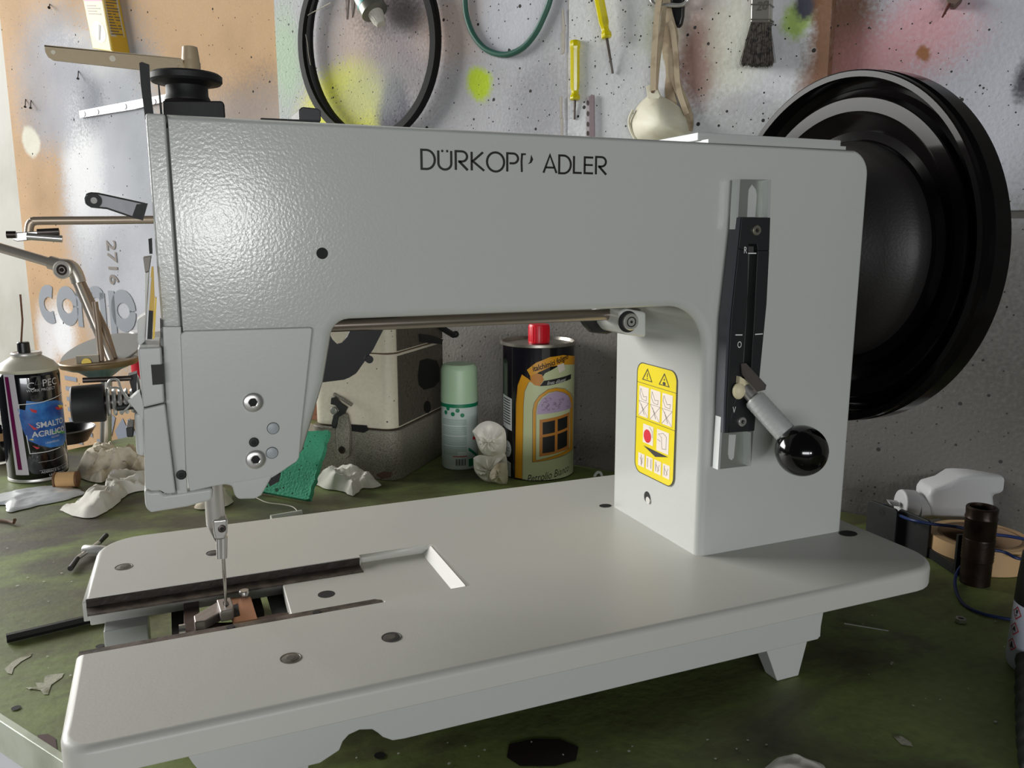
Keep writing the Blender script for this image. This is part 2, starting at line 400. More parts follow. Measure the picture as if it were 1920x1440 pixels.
decal('printed_block', flat(polys), M('print_blue_grey', (140, 148, 164), .7), wmap(122, 712, 0, .0055), cb, .0004)
polys = [[(0, 0), (.03, .03), (.05, .0), (.045, -.02), (.01, -.02)], stroke([(-.02, -.01), (.0, .03)], .012)[0], stroke([(.07, -.01), (.05, .03)], .012)[0]]
decal('printed_arrow', flat(polys), M('print_blue_grey', (140, 148, 164), .7), wmap(216, 808, 0, .0055), cb, .0004)

# ============================================================ BENCH
def bp(o, t, z=0.): return WN*o+WD*t+V((0, 0, z))
EDGE = .2064; TEND = -1.095
bench = thing('workbench', 'workbench with worn dark green linoleum top and pale metal edging', 'workbench', bp(.5, -.3, -.85))
benchm = bpy.data.materials.new('green_linoleum'); benchm.use_nodes = True
nt = benchm.node_tree; L = nt.links; pb = nt.nodes['Principled BSDF']
tc = nt.nodes.new('ShaderNodeTexCoord'); mp = nt.nodes.new('ShaderNodeMapping'); mp.inputs['Rotation'].default_value = (0, 0, .3); mp.inputs['Scale'].default_value = (1, 1.7, 1)
L.new(tc.outputs['Object'], mp.inputs[0])
n1 = nt.nodes.new('ShaderNodeTexNoise'); n1.inputs['Scale'].default_value = 5; n1.inputs['Detail'].default_value = 10; n1.inputs['Roughness'].default_value = .65; n1.inputs['Distortion'].default_value = .6; L.new(mp.outputs[0], n1.inputs['Vector'])
cr = nt.nodes.new('ShaderNodeValToRGB'); L.new(n1.outputs[0], cr.inputs[0])
cr.color_ramp.elements[0].position = .30; cr.color_ramp.elements[0].color = srgb((70, 62, 52))
cr.color_ramp.elements[1].position = .62; cr.color_ramp.elements[1].color = srgb((128, 144, 82))
e = cr.color_ramp.elements.new(.44); e.color = srgb((104, 108, 68)); e = cr.color_ramp.elements.new(.52); e.color = srgb((120, 134, 76)); e = cr.color_ramp.elements.new(.8); e.color = srgb((140, 156, 94))
# dirtier towards the wall at the left: a worn brown-grey patch with its own shape
sx = nt.nodes.new('ShaderNodeVectorMath'); sx.operation = 'DISTANCE'; sx.inputs[1].default_value = (-.04, .86, 0); L.new(tc.outputs['Object'], sx.inputs[0])
mr = nt.nodes.new('ShaderNodeMapRange'); mr.interpolation_type = 'SMOOTHSTEP'; mr.inputs[1].default_value = .30; mr.inputs[2].default_value = .06; mr.inputs[4].default_value = .85; L.new(sx.outputs['Value'], mr.inputs[0])
n3 = nt.nodes.new('ShaderNodeTexNoise'); n3.inputs['Scale'].default_value = 14; n3.inputs['Detail'].default_value = 8; L.new(mp.outputs[0], n3.inputs['Vector'])
mm = nt.nodes.new('ShaderNodeMath'); mm.operation = 'MULTIPLY'; L.new(mr.outputs[0], mm.inputs[0]); 
m3 = nt.nodes.new('ShaderNodeMapRange'); m3.inputs[1].default_value = .38; m3.inputs[2].default_value = .56; L.new(n3.outputs[0], m3.inputs[0]); L.new(m3.outputs[0], mm.inputs[1])
mx = nt.nodes.new('ShaderNodeMix'); mx.data_type = 'RGBA'; mx.inputs[7].default_value = srgb((76, 68, 62)); L.new(mm.outputs[0], mx.inputs[0]); L.new(cr.outputs[0], mx.inputs[6])
n2 = nt.nodes.new('ShaderNodeTexNoise'); n2.inputs['Scale'].default_value = 160; n2.inputs['Detail'].default_value = 4; L.new(tc.outputs['Object'], n2.inputs['Vector'])
mg = nt.nodes.new('ShaderNodeMapRange'); mg.inputs[3].default_value = .72; mg.inputs[4].default_value = 1.25; L.new(n2.outputs[0], mg.inputs[0])
mu = nt.nodes.new('ShaderNodeMix'); mu.data_type = 'RGBA'; mu.blend_type = 'MULTIPLY'; mu.inputs[0].default_value = 1; L.new(mx.outputs[2], mu.inputs[6]); L.new(mg.outputs[0], mu.inputs[7])
L.new(mu.outputs[2], pb.inputs['Base Color']); pb.inputs['Roughness'].default_value = .55
bpn = nt.nodes.new('ShaderNodeBump'); bpn.inputs['Strength'].default_value = .25; bpn.inputs['Distance'].default_value = .001; L.new(n2.outputs[0], bpn.inputs['Height']); L.new(bpn.outputs[0], pb.inputs['Normal'])
DB = DW-.0068
bm = B(); prism(bm, [bp(EDGE, TEND, -.004), bp(EDGE, .9, -.004), bp(DB, .9, -.004), bp(DB, TEND, -.004)], (0, 0, .004)); ob('bench_top', bm, benchm, bench)
bm = B(); prism(bm, [bp(EDGE+.001, TEND, -.04), bp(EDGE+.001, .9, -.04), bp(DB, .9, -.04), bp(DB, TEND, -.04)], (0, 0, .036)); ob('bench_board', bm, M('board_wood', (120, 96, 70), .7), bench)
bm = B(); prism(bm, [bp(EDGE-.004, TEND, -.022), bp(EDGE-.004, .9, -.022), bp(EDGE+.001, .9, -.022), bp(EDGE+.001, TEND, -.022)], (0, 0, .0225)); ob('edging', bm, M('pale_edging', (206, 214, 196), .35, .2, (40, .1), (20, (170, 176, 156), .5, .7)), bench, bevel=.0008)
bm = B(); prism(bm, [bp(EDGE+.012, TEND+.03, -.85), bp(EDGE+.012, .9, -.85), bp(EDGE+.03, .9, -.85), bp(EDGE+.03, TEND+.03, -.85)], (0, 0, .81)); ob('front_panel', bm, M('white_panel', (222, 224, 228), .5, 0, (30, .1)), bench)
bm = B(); prism(bm, [bp(EDGE-.001, TEND, -.045), bp(EDGE-.001, .9, -.045), bp(EDGE+.03, .9, -.045), bp(EDGE+.03, TEND, -.045)], (0, 0, .021)); ob('rail', bm, M('white_panel', (222, 224, 228), .5), bench, bevel=.001)
for tt in (TEND+.05, .8):
    for oo in (EDGE+.09, DB-.06):
        bm = B(); prism(bm, [bp(oo-.03, tt-.03, -.85), bp(oo+.03, tt-.03, -.85), bp(oo+.03, tt+.03, -.85), bp(oo-.03, tt+.03, -.85)], (0, 0, .81)); ob('leg', bm, M('board_wood', (120, 96, 70), .7), bench)
def bpatch(pts, m, name, h=.0004):
    bm = B(); bm.faces.new([bm.verts.new(pz(x, y, h)) for x, y in pts]); bm2 = bm
    if bm2.faces[:][0].normal.z < 0: pass
    ob(name, bm2, m, bench)
chip = M('bare_putty', (186, 184, 164), .8, 0, (300, .4), (60, (120, 120, 90), .5, .62))
bpatch([(8, 1254), (24, 1240), (46, 1228), (60, 1224), (58, 1230), (40, 1240), (26, 1252), (22, 1264), (14, 1262)], chip, 'paint_scar')
bpatch([(46, 1289), (70, 1288), (66, 1280), (82, 1280), (84, 1266), (120, 1262), (116, 1270), (96, 1284), (90, 1302), (82, 1302), (76, 1294), (52, 1291)], chip, 'paint_scar')
bpatch([(1672, 1378), (1690, 1380), (1708, 1392), (1712, 1400), (1690, 1396)], chip, 'paint_scar')
bpatch([(70, 1378), (90, 1376), (104, 1384), (108, 1412), (90, 1400), (72, 1386)], M('red_brown_stain', (78, 46, 42), .6), 'stain')
bpatch([(955, 1395), (1000, 1385), (1050, 1386), (1085, 1400), (1080, 1425), (1040, 1436), (975, 1436), (950, 1420)], M('tar_stain', (36, 26, 20), .6), 'stain')
for x, y, r in ((30, 1327, 7), (188, 1211, 8), (712, 1416, 8)):
    bm = B(); c = pz(x, y, .0006); bm.faces.new([bm.verts.new(c+V((math.cos(k*.6)*r*.0004, math.sin(k*.6)*r*.0004, 0))) for k in range(10)]); ob('screw_hole', bm, darkhole, bench)
chips = B(); random.seed(3)
for i in range(46):
    x, y = random.choice(((random.uniform(1600, 1900), random.uniform(1060, 1400)), (random.uniform(0, 140), random.uniform(980, 1330)), (random.uniform(640, 1500), random.uniform(1385, 1435))))
    c = pz(x, y, .0008); r = random.uniform(.0005, .0013); chips.faces.new([chips.verts.new(c+V((math.cos(k*1.4)*r*random.uniform(.5, 1.3), math.sin(k*1.4)*r, 0))) for k in range(4)])
o = ob('debris', chips, M('crumbs', (206, 204, 190), .8)); o['kind'] = 'stuff'; tag(o, 'tiny pale crumbs and paint flakes scattered on the green bench', 'crumbs')
# ============================================================ SEWING MACHINE
BT = .062                                   # bed surface
mc = thing('sewing_machine', 'large light grey flatbed industrial sewing machine standing on the green bench', 'sewing machine', (.2, .52, 0))
YF, YB = .455, .577
# body casting: arm, column and head in one outline
out = [(.0075, .153), (.0075, .3445), (.4535, .3445)]+[(x, z) for x, z in arc(.4505, .3275, .017, 90, 0, 8)][1:]
out += [(.4665, .057), (.3345, .057), (.3342, .150), (.3338, .205)]
out += arc(.3058, .2115, .028, 0, 90, 10)+arc(.0945, .2290, .0105, 90, 180, 6)[0:]
out += [(.0790, .205), (.0660, .1665), (.0585, .1585), (.046, .153)]
bm = B(); prism(bm, [(x, YF, z) for x, z in out], (0, YB-YF, 0))
bm.normal_update(); bm.edges.ensure_lookup_table()
bwl = bm.edges.layers.float.new('bevel_weight_edge')
for e in bm.edges:
    a, b = e.verts[0].co, e.verts[1].co; m = (a+b)/2
    if len(e.link_faces) == 2 and e.calc_face_angle(0) > math.radians(35):
        if abs(a.y-b.y) < 1e-5:
            if m.x < .01: e[bwl] = .03
            elif m.z < .064: e[bwl] = 0
            elif m.z < .158 and m.x < .07: e[bwl] = 0
            elif m.z > .32 or m.x > .44: e[bwl] = .14
            else: e[bwl] = .3
body = ob('body', bm, paint, mc)
b = body.modifiers.new('bevel', 'BEVEL'); b.width = .02; b.segments = 12; body.shadow_terminator_geometry_offset = .25; body.shadow_terminator_shading_offset = .1; b.limit_method = 'WEIGHT'; b.harden_normals = True; b.use_clamp_overlap = False
# boss with screw beside the column
bm = B(); prism(bm, [pn(x, y, V((0, 1, 0)), .512) for x, y in ((1163, 583), (1175, 578), (1213, 585), (1213, 633), (1172, 628), (1160, 612))], (.0, .045, 0))
ob('boss', bm, paint, mc, bevel=.0025, seg=3)
def bolt(name, c, d, r, h, m, parent, hexr=.45, depth=.6, ring=True, label=None):
    d = V(d).normalized(); c = V(c)
    bm = B(); lathe(bm, [(0, r), (h*.75, r), (h, r*.86), (h, r*hexr), (h*(1-depth), r*hexr), (h*(1-depth), 0)], c, d, 24)
    o = ob(name, bm, m, parent, label=label)
    bm = B(); lathe(bm, [(h*(1-depth)+.0001, r*hexr*.98), (h*(1-depth)+.0002, 0)], c, d, 6); ob('socket', bm, darkhole, o)
    return o
FY = (0, -1, 0)
c = py(1177, 603, .512)
bm = B(); lathe(bm, [(0, .0078), (.0008, .0078), (.0008, 0)], c, FY); ob('screw_recess', bm, darkhole, mc)
bm = B(); lathe(bm, [(.0, .0062), (.0025, .0062), (.0032, .0054), (.0032, 0)], c+V((.0012, 0, 0)), FY); s_ = ob('screw', bm, steel, mc)
bm = B(); lathe(bm, [(.0033, .0038), (.0034, .0038), (.0034, .0030), (.0033, .0030)], c+V((.0012, 0, 0)), FY, closed=True); lathe(bm, [(.0033, .001), (.0035, .001), (.0035, 0)], c+V((.0012, 0, 0)), FY); ob('ring_mark', bm, darkhole, s_)
# logo
LH = .0103; S_ = LH
def LET(ch):
    h = 1.0; w_ = .15
    if ch == 'D': return stroke([(0, 0), (0, h), (.25, h)]+[(.25+.42*math.cos(math.radians(a)), .5+.5*math.sin(math.radians(a))) for a in range(80, -81, -16)]+[(.25, 0)], .12, True), .80
    if ch == 'U': return stroke([(0, h)]+[(.33+.33*math.cos(math.radians(a)), .33+.33*math.sin(math.radians(a))) for a in range(180, 361, 18)]+[(.66, h)], .12), .84
    if ch == 'Y': return stroke([(0, h)]+[(.33+.33*math.cos(math.radians(a)), .33+.33*math.sin(math.radians(a))) for a in range(180, 361, 18)]+[(.66, h)], .12)+[rect2(.15, .92, .26, 1.04), rect2(.40, .92, .51, 1.04)], .84
    if ch in 'RP':
        p = stroke([(0, 0), (0, h), (.32, h)]+[(.32+.27*math.cos(math.radians(a)), .73+.27*math.sin(math.radians(a))) for a in range(72, -91, -18)]+([(.12, .46)]), .12)
        if ch == 'R': p += stroke([(.18, .46), (.62, 0)], .13)
        return p, (.78 if ch == 'R' else .70)
    if ch == 'K': return stroke([(0, 0), (0, h)], .12)+stroke([(.60, h), (.06, .5), (.66, 0)], .12), .76
    if ch == 'O': return stroke([(.46+.46*math.cos(math.radians(a)), .5+.52*math.sin(math.radians(a))) for a in range(0, 360, 15)], .12, True), 1.04
    if ch == 'p': return stroke([(.05, 0), (.03, .6), (.06, .96)], .11)+stroke([(0, .98), (.27, .99)], .10)+[[(.56, .98), (.68, .72), (.58, .52), (.36, .44), (.48, .56), (.52, .72)]], .74
    if ch == 'A': return stroke([(0, 0), (.36, 1.0), (.74, 0)], .12)+stroke([(.13, .30), (.60, .30)], .11), .84
    if ch == 'L': return stroke([(0, h), (0, .05), (.46, .05)], .12), .58
    if ch == 'E': return stroke([(.5, .95), (0, .95), (0, .05), (.5, .05)], .12)+stroke([(0, .52), (.48, .52)], .11), .62
    return [], .42
polys = []; x = 0
for ch in 'DYRKOPp ADLER':
    p, a = LET(ch); polys += [[(q[0]*1.0+x, q[1]) for q in P] for P in p]; x += a+.05
sc = (.2556-.1374)/(x-.14)
P0 = V((.1374, YF, .3222))
decal('logo_lettering', flat([[(q[0]*sc, q[1]*LH) for q in P] for P in polys]), M('logo_black', (24, 20, 18), .5), planemap(P0, (1, 0, 0), (0, 0, 1)), body, .0002)
def hole(p, r, d, parent=body, name='hole'):
    bm = B(); lathe(bm, [(0, r), (.0003, r), (.0003, 0)], p, d, 24); return ob(name, bm, darkhole, parent)
hole(py(604, 475, YF), .0031, FY)
# lower-left face hole of column, on the slightly leaning side
hole(px(1214, 932, .3345), .0045, (-1, 0, .03))
bm = B(); lathe(bm, [(0, .0028), (.0008, .0028), (.0008, 0)], px(1216, 938, .3342), (-1, 0, 0), 16); ob('plug', bm, steel, body)
# warning sticker on the column's left side
XS = .3322
q00, q10, q11, q01 = px(1186, 890, XS), px(1254, 911, XS), px(1273, 697, XS), px(1199, 676, XS)
sw = abs(q00.y-q10.y); sh = .086
xs_ = .3286
def stick(a, b, h):
    # follows the column side: v from .103 up to .189
    z = .1032+b; x = .3338
    return V((x-.0002-h, .5400-a, z))
lab = B(); r_ = .008; W_, H_ = .0535, .0865
lp = arc(W_-r_, r_, r_, -90, 0)+arc(W_-r_, H_-r_, r_, 0, 90)+arc(r_, H_-r_, r_, 90, 180)+arc(r_, r_, r_, 180, 270)
yel = M('label_yellow', (236, 214, 10), .35); ink = M('ink_black', (40, 34, 30), .5); cream = M('label_white', (238, 226, 214), .4)
st = decal('warning_label', flat([lp]), yel, stick, mc, .0001, label='yellow warning label with pictograms and triangles')
inkp = stroke(lp, .0006, True)
pan = []
def R_(u0, v0, u1, v1): return rect2(u0*W_, v0*H_, u1*W_, v1*H_)
for i in range(3): pan += [R_(.07+i*.30, .52, .32+i*.30, .79)]
pan += [R_(.20, .29, .47, .46), R_(.56, .27, .86, .46)]
for i in range(4): pan += [R_(.09+i*.215, .06, .26+i*.215, .18)]
decal('white_panel', flat(pan), cream, stick, st, .00022)
def U_(l): return [(a*W_, b*H_) for a, b in l]
for a in (.82, .50): inkp += stroke(U_([(.0, a), (1, a)]), .00035)
for cx in (.27, .70): inkp += stroke(U_([(cx-.12, .855), (cx+.12, .855), (cx, .955)]), .0007, True)
inkp += stroke(U_([(.27, .885), (.27, .92)]), .0008)+[disc2(.27*W_, .872*H_, .0005), disc2(.70*W_, .872*H_, .0018, .0012), disc2(.70*W_, .905*H_, .0007)]
inkp += [U_([(.22, .262), (.86, .252), (.54, .205)])]
for i in range(3):
    u = .07+i*.30
    inkp += stroke(U_([(u, .52), (u+.25, .655)]), .0002)+stroke(U_([(u, .655), (u+.25, .52)]), .0002)+stroke(U_([(u, .655), (u+.25, .655)]), .0002)
    inkp += stroke(U_([(u+.04, .77), (u+.12, .70), (u+.2, .71), (u+.19, .67), (u+.08, .675), (u+.02, .72)]), .00025, True)+stroke(U_([(u+.06, .63), (u+.15, .54)]), .0004)
inkp += stroke(U_([(.60, .42), (.72, .44), (.80, .42), (.80, .31), (.70, .30), (.68, .40)]), .00025, True)+stroke(U_([(.58, .37), (.66, .36)]), .0003)+stroke(U_([(.36, .45), (.44, .42), (.45, .36)]), .0003)
for i in range(4):
    u = .09+i*.215
    inkp += stroke(U_([(u+.08, .17), (u+.09, .07)] if i < 1 else [(u+.04, .165), (u+.04, .08)]), .0004)+(stroke(U_([(u+.13, .165), (u+.13, .08)]), .0004) if i == 1 else stroke(U_([(u+.05, .14), (u+.12, .10), (u+.08, .08), (u+.13, .15)]), .00025))
decal('pictogram', flat(inkp), ink, stick, st, .00032)
decal('red_dot', flat([disc2(.32*W_, .36*H_, .0052, .0052)]), M('red_print', (216, 30, 50), .4), stick, st, .00034)
# top cover of the column
bm = B(); prism(bm, [(.332, .459, .3440), (.4485, .459, .3440), (.4485, .57, .3440), (.332, .57, .3440)], (0, 0, .003)); ob('gasket', bm, paint2, mc)
bm = B(); box(bm, .3302, .4525, .468, .528, .3468, .3522); ob('top_cover', bm, paint2, mc, bevel=.0006)
# face plate (left end)
fp = B(); prism(fp, [(-.0022, YF+.0008, .237), (-.0022, YF+.0008, .3447), (.0070, YF+.0008, .3447), (.0070, YF+.0008, .237)], (0, .115, 0)); ob('face_plate', fp, paint, mc, bevel=.0014, seg=3)
bm = B(); prism(bm, [(.0066, YF+.0016, .16), (.0066, YF+.0016, .338), (.0078, YF+.0016, .338), (.0078, YF+.0016, .16)], (0, .112, 0)); ob('seam', bm, seam, mc)
def pp(name, pts, y0, dy, m, bevel=0, parent=mc, label=None):
    bm = B(); prism(bm, [py(x, y, y0) for x, y in pts], (0, dy, 0)); return ob(name, bm, m, parent, bevel=bevel, label=label)
# head cover plate, chamfered, with screws
head = pp('head_cover', [(338, 627), (346, 621), (583, 614), (586, 618), (577, 700), (566, 800), (561, 858), (556, 866), (516, 892), (470, 901), (400, 912), (356, 922), (349, 880), (344, 760)], .4515, .011, paint2, .0012)
pp('head_skirt', [(398, 905), (515, 888), (490, 930), (478, 936), (446, 937), (440, 928), (436, 912)], .4545, .03, paint2, .0015)
pp('latch', [(500, 896), (527, 888), (523, 903), (506, 912)], .458, .03, blackm)
bolt('socket_screw', py(474, 754, .4515), FY, .0052, .002, steel, head, .48)
bolt('socket_screw', py(479, 861, .4515), FY, .0052, .002, steel, head, .48)
bolt('socket_screw', py(476, 829, .4515), FY, .0026, .0008, blackm, head, .5)
for x, y in ((512, 803), (510, 849)):
    bm = B(); lathe(bm, [(-.0001, .0033), (.0003, .0033), (.0003, 0)], py(x, y, .4515), FY, 24); o = ob('plug', bm, seam, head)
    bm = B(); lathe(bm, [(0, .0030), (.0005, .0030), (.0006, .0028), (.0006, 0)], py(x, y, .4515), FY, 24); ob('plug', bm, M('plug_grey', (164, 170, 172), .4), head)
# left strip of castings under the face plate
pp('lower_face', [(304, 612), (340, 612), (345, 760), (349, 880), (352, 925), (325, 927), (313, 800), (303, 690)], .4535, .012, paint2, .0006)
bolt('socket_screw', py(340, 890, .4535), FY, .0026, .0008, blackm, mc, .5)
pp('groove_strip', [(300, 600), (304, 600), (313, 780), (332, 927), (322, 928), (303, 760)], .4528, .01, M('worn_groove', (128, 130, 128), .6, 0, (300, .4), (150, (70, 70, 70), .45, .6)), 0)
bb = pp('guide_block', [(258, 652), (303, 650), (305, 690), (309, 755), (268, 765), (262, 700)], .448, .045, paint2, .0012)
bm = B(); prism(bm, [py(283, 684, .4478), py(306, 683, .4478), (py(308, 720, .4478)), py(286, 722, .4478)], (0, .002, 0)); ob('slot', bm, M('rubber_dark', (58, 58, 56), .8, 0, (200, .5)), bb)
pp('lower_guide', [(268, 767), (310, 757), (330, 925), (310, 926), (300, 920), (285, 921), (272, 916)], .4485, .02, paint2, .001)
pp('side_lug', [(251, 776), (272, 770), (276, 845), (271, 857), (256, 855)], .456, .03, paint2, .002)
pp('corner_guard', [(240, 752), (262, 733), (270, 760), (270, 790), (268, 787)], .452, .01, paint2, .0008)
pp('bottom_cover', [(270, 918), (284, 922), (300, 921), (310, 928), (400, 915), (398, 938), (352, 951), (284, 962), (276, 958), (272, 946)], .4575, .07, paint2, .0022)
# warning tape strip on the face end
tp = B(); prism(tp, [py(x, y, .4485) for x, y in ((284, 500), (288, 500), (290, 560), (285, 635), (273, 636), (277, 580))], (0, .004, 0)); o = ob('warning_strip', tp, M('tape_yellow', (214, 172, 26), .4), mc)
pp('strip_edge', [(273, 636), (276, 636), (280, 575), (284, 520), (281, 520), (276, 575)], .4482, .005, white)
pp('strip_black', [(276, 636), (285, 636), (287, 583), (279, 582)], .4481, .005, blackm)
pp('strip_yellow', [(286, 636), (290, 635), (294, 560), (291, 556), (288, 590)], .4480, .005, M('tape_bright', (240, 200, 20), .4))
pp('end_cap', [(268, 482), (284, 480), (280, 508), (272, 512)], .46, .02, M('bracket_grey', (128, 124, 118), .5, .3), .0004)
pp('end_rail', [(272, 512), (280, 508), (276, 580), (272, 640), (262, 650), (258, 640), (257, 600), (272, 590)], .462, .02, paint2, .0004)
pp('clip', [(278, 448), (285, 446), (286, 476), (280, 476)], .458, .006, blackm)
# take-up lever
tl = B(); prism(tl, [py(x, y, .47) for x, y in ((157, 372), (160, 363), (170, 360), (184, 361), (276, 381), (268, 413), (247, 408), (200, 392), (170, 389), (160, 383))], (0, .005, 0)); tlv = ob('take_up_lever', tl, M('worn_dark_steel', (92, 92, 94), .38, .8, (90, .2)), mc, bevel=.001)
cc = py(176, 376, .4698)
bm = B(); lathe(bm, [(0, .0016), (0, .0036), (.0012, .0036), (.0012, .0016)], cc, FY, 24, closed=True); ob('eye_ring', bm, blackm, tlv)
bm = B(); lathe(bm, [(0, .0018), (.0006, .0018), (.0006, 0)], cc, FY, 20); ob('eye', bm, M('eye_grey', (150, 148, 146), .5, .3), tlv)
bm = B(); prism(bm, [py(x, y, .4694) for x, y in ((247, 408), (256, 383), (277, 381), (268, 413))], (0, .0062, 0)); ob('lever_end', bm, blackm, tlv)
# spool knob and plates on the top
pp('top_block', [(305, 188), (416, 189), (421, 194), (423, 222), (306, 222)], .492, .05, blackm, .0012)
ax = py(352, 190, .515); zt = lambda y: py(352, y, .515).z
bm = B(); lathe(bm, [(zt(190), .0121), (zt(186), .0121), (zt(180), .0112), (zt(163), .0112), (zt(158), .014), (zt(157), .0182), (zt(153), .0192), (zt(143), .0192), (zt(139), .0178), (zt(138), .006), (zt(137), 0)], (ax.x, ax.y, 0), (0, 0, 1), 40)
ob('pressure_knob', bm, blackm, mc)
pp('guide_post', [(261, 118), (266, 116), (280, 121), (283, 170), (289, 222), (272, 222), (264, 160)], .47, .004, blackm)
pp('guide_post', [(296, 158), (299, 158), (306, 222), (301, 222)], .466, .003, blackm)
pp('top_plate', [(489, 221), (560, 224), (600, 225), (600, 232), (488, 230)], .50, .03, blackm)
pp('top_plate', [(560, 206), (567, 200), (596, 203), (602, 207), (602, 228), (561, 228)], .505, .03, M('dark_grey_metal', (60, 60, 62), .45, .3), .0008)
# thread guide arm above
tan = M('tan_enamel', (178, 160, 128), .5, .1, (300, .1)); Yt = .56
ga = B(); prism(ga, [py(x, y, Yt) for x, y in ((83, 85), (90, 86), (343, 111), (343, 138), (310, 136), (100, 113), (90, 107), (85, 98))], (0, .0015, 0))
prism(ga, [py(x, y, Yt) for x, y in ((83, 84), (340, 109), (340, 111), (83, 87))], (0, .012, 0)); arm_ = ob('thread_guide_arm', ga, tan, mc)
for x, y, r in ((100, 98, .0012), (211, 110, .0017)):
    bm = B(); lathe(bm, [(0, r), (.0003, r), (.0003, 0)], py(x, y, Yt), FY, 16); ob('hole', bm, M('hole_light', (226, 220, 200), .7), arm_)
bm = B(); lathe(bm, [(0, .0024), (.001, .0024), (.001, .0010), (.0004, .001), (.0004, 0)], py(336, 126, Yt), FY, 16); ob('rivet', bm, tan, arm_)
ax = py(358, 120, Yt+.006); zt = lambda y: py(358, y, ax.y).z
bm = B(); lathe(bm, [(.3445, .004), (zt(150), .004), (zt(150), .0054), (zt(118), .0056), (zt(115), .0052), (zt(112), .0052), (zt(89), .0044), (zt(88), .0038), (zt(88), 0)], (ax.x, ax.y, 0)); ob('guide_stud', bm, tan, mc)
# bent guide rod behind the head
Yg = .60
gr = B(); tube(gr, [py(440, 412, .576)]+smoothline([py(x, y, Yg) for x, y in ((420, 412), (290, 412), (200, 413), (75, 414), (62, 416), (56, 422), (54, 438))], 4), .0026, 12); rod = ob('bent_guide_rod', gr, M('brushed_brown_steel', (176, 160, 142), .4, .6), mc)
pp('rod_holder', [(24, 440), (30, 436), (75, 433), (78, 444), (60, 450), (32, 453), (24, 450)], Yg-.004, .008, steel, .0006, rod)
for a, b_ in (((70, 436), (111, 434)), ((50, 443), (117, 448)), ((12, 440), (30, 440))):
    bm = B(); cyl(bm, py(*a, Yg-.006), py(*b_, Yg-.006), .0022, seg=12); ob('guide_pin', bm, steel if b_[1] == 448 else steeld, rod)
# tension assembly on the left of the head
Yk = .47; c0 = py(134, 759, Yk); AX = (1, -.0, .0)
bm = B(); lathe(bm, [(0, 0), (0, .0086), (.0008, .0096), (.0148, .0100), (.0156, .0094), (.0156, 0)], c0, AX, 40); tk = ob('tension_knob', bm, blackm, mc)
bm = B()
for k in range(5): lathe(bm, [(.0165+k*.0028, .0040), (.0165+k*.0028, .0072-k*.0003), (.0175+k*.0028, .0078-k*.0003), (.0183+k*.0028, .0072-k*.0003), (.0183+k*.0028, .0040)], c0, AX, 24, closed=True)
ob('tension_spring', bm, steel, mc)
bm = B(); cyl(bm, c0+V((.012, 0, 0)), c0+V((.055, 0, 0)), .0038); ob('tension_stud', bm, steeld, mc)
for k, r in ((.0315, .0135), (.0335, .012), (.0375, .0135)):
    bm = B(); lathe(bm, [(k, 0), (k, r*.9), (k+.0005, r), (k+.0012, r*.9), (k+.0012, 0)], c0, AX, 36); ob('tension_disc', bm, steel, mc)
bm = B(); cyl(bm, py(155, 713, Yk-.004), py(246, 709, Yk-.004), .0014); ob('guide_wire', bm, steeld, mc)
bm = B(); cyl(bm, py(219, 765, Yk-.006), py(256, 761, Yk-.006), .0016); ob('guide_wire', bm, blackm, mc)
bm = B(); tube(bm, smoothline([py(x, y, Yk-.012) for x, y in ((228, 775), (245, 757), (236, 742), (222, 728), (207, 727), (203, 718), (210, 711), (221, 713), (226, 726), (236, 745), (248, 762))], 5), .0006, 8); ob('check_spring', bm, steel, mc)
pp('bracket_arm', [(240, 705), (256, 700), (262, 745), (256, 776), (246, 770), (248, 735)], Yk-.002, .01, blackm)
pp('lower_bracket', [(236, 802), (250, 800), (250, 820), (238, 820)], .475, .02, blackm, .0005)
# needle bar
YN = .507; nb = py(406, 915, YN)
def nz(y): return py(408, y, YN).z
xb = .0212
bm = B(); lathe(bm, [(.10, 0), (.10, .0001)][:1]+[(nz(985), .0052), (nz(985)+.001, .0056), (.165, .0056)], (xb-.0018, YN, 0), (0, 0, 1), 28); nbar = ob('needle_bar', bm, steel, mc)
bm = B(); prism(bm, [py(x, y, YN-.0065) for x, y in ((398, 975), (428, 972), (427, 1000), (422, 1012), (404, 1014), (400, 1000))], (0, .010, 0)); nc = ob('needle_clamp', bm, steel, mc, bevel=.0016, seg=3)
bolt('clamp_screw', py(416, 991, YN-.0066), FY, .0023, .0009, steeld, nc, .5)
bm = B(); cyl(bm, py(410, 1008, YN-.002), py(411, 1047, YN-.002), .0016, seg=16); ob('thread_tube', bm, steel, mc)
bm = B(); cyl(bm, py(419, 1006, YN-.003), py(419, 1046, YN-.003), .0025, .0022, seg=16); ob('needle_holder', bm, steel, mc)
bm = B(); tube(bm, [py(418, 1040, YN-.002), py(421, 1085, YN-.001), py(423, 1122, YN), py(423.6, 1140, YN)], lambda t: .0013-.0006*t, 10); ob('needle', bm, M('needle_steel', (200, 196, 190), .2, 1), mc)
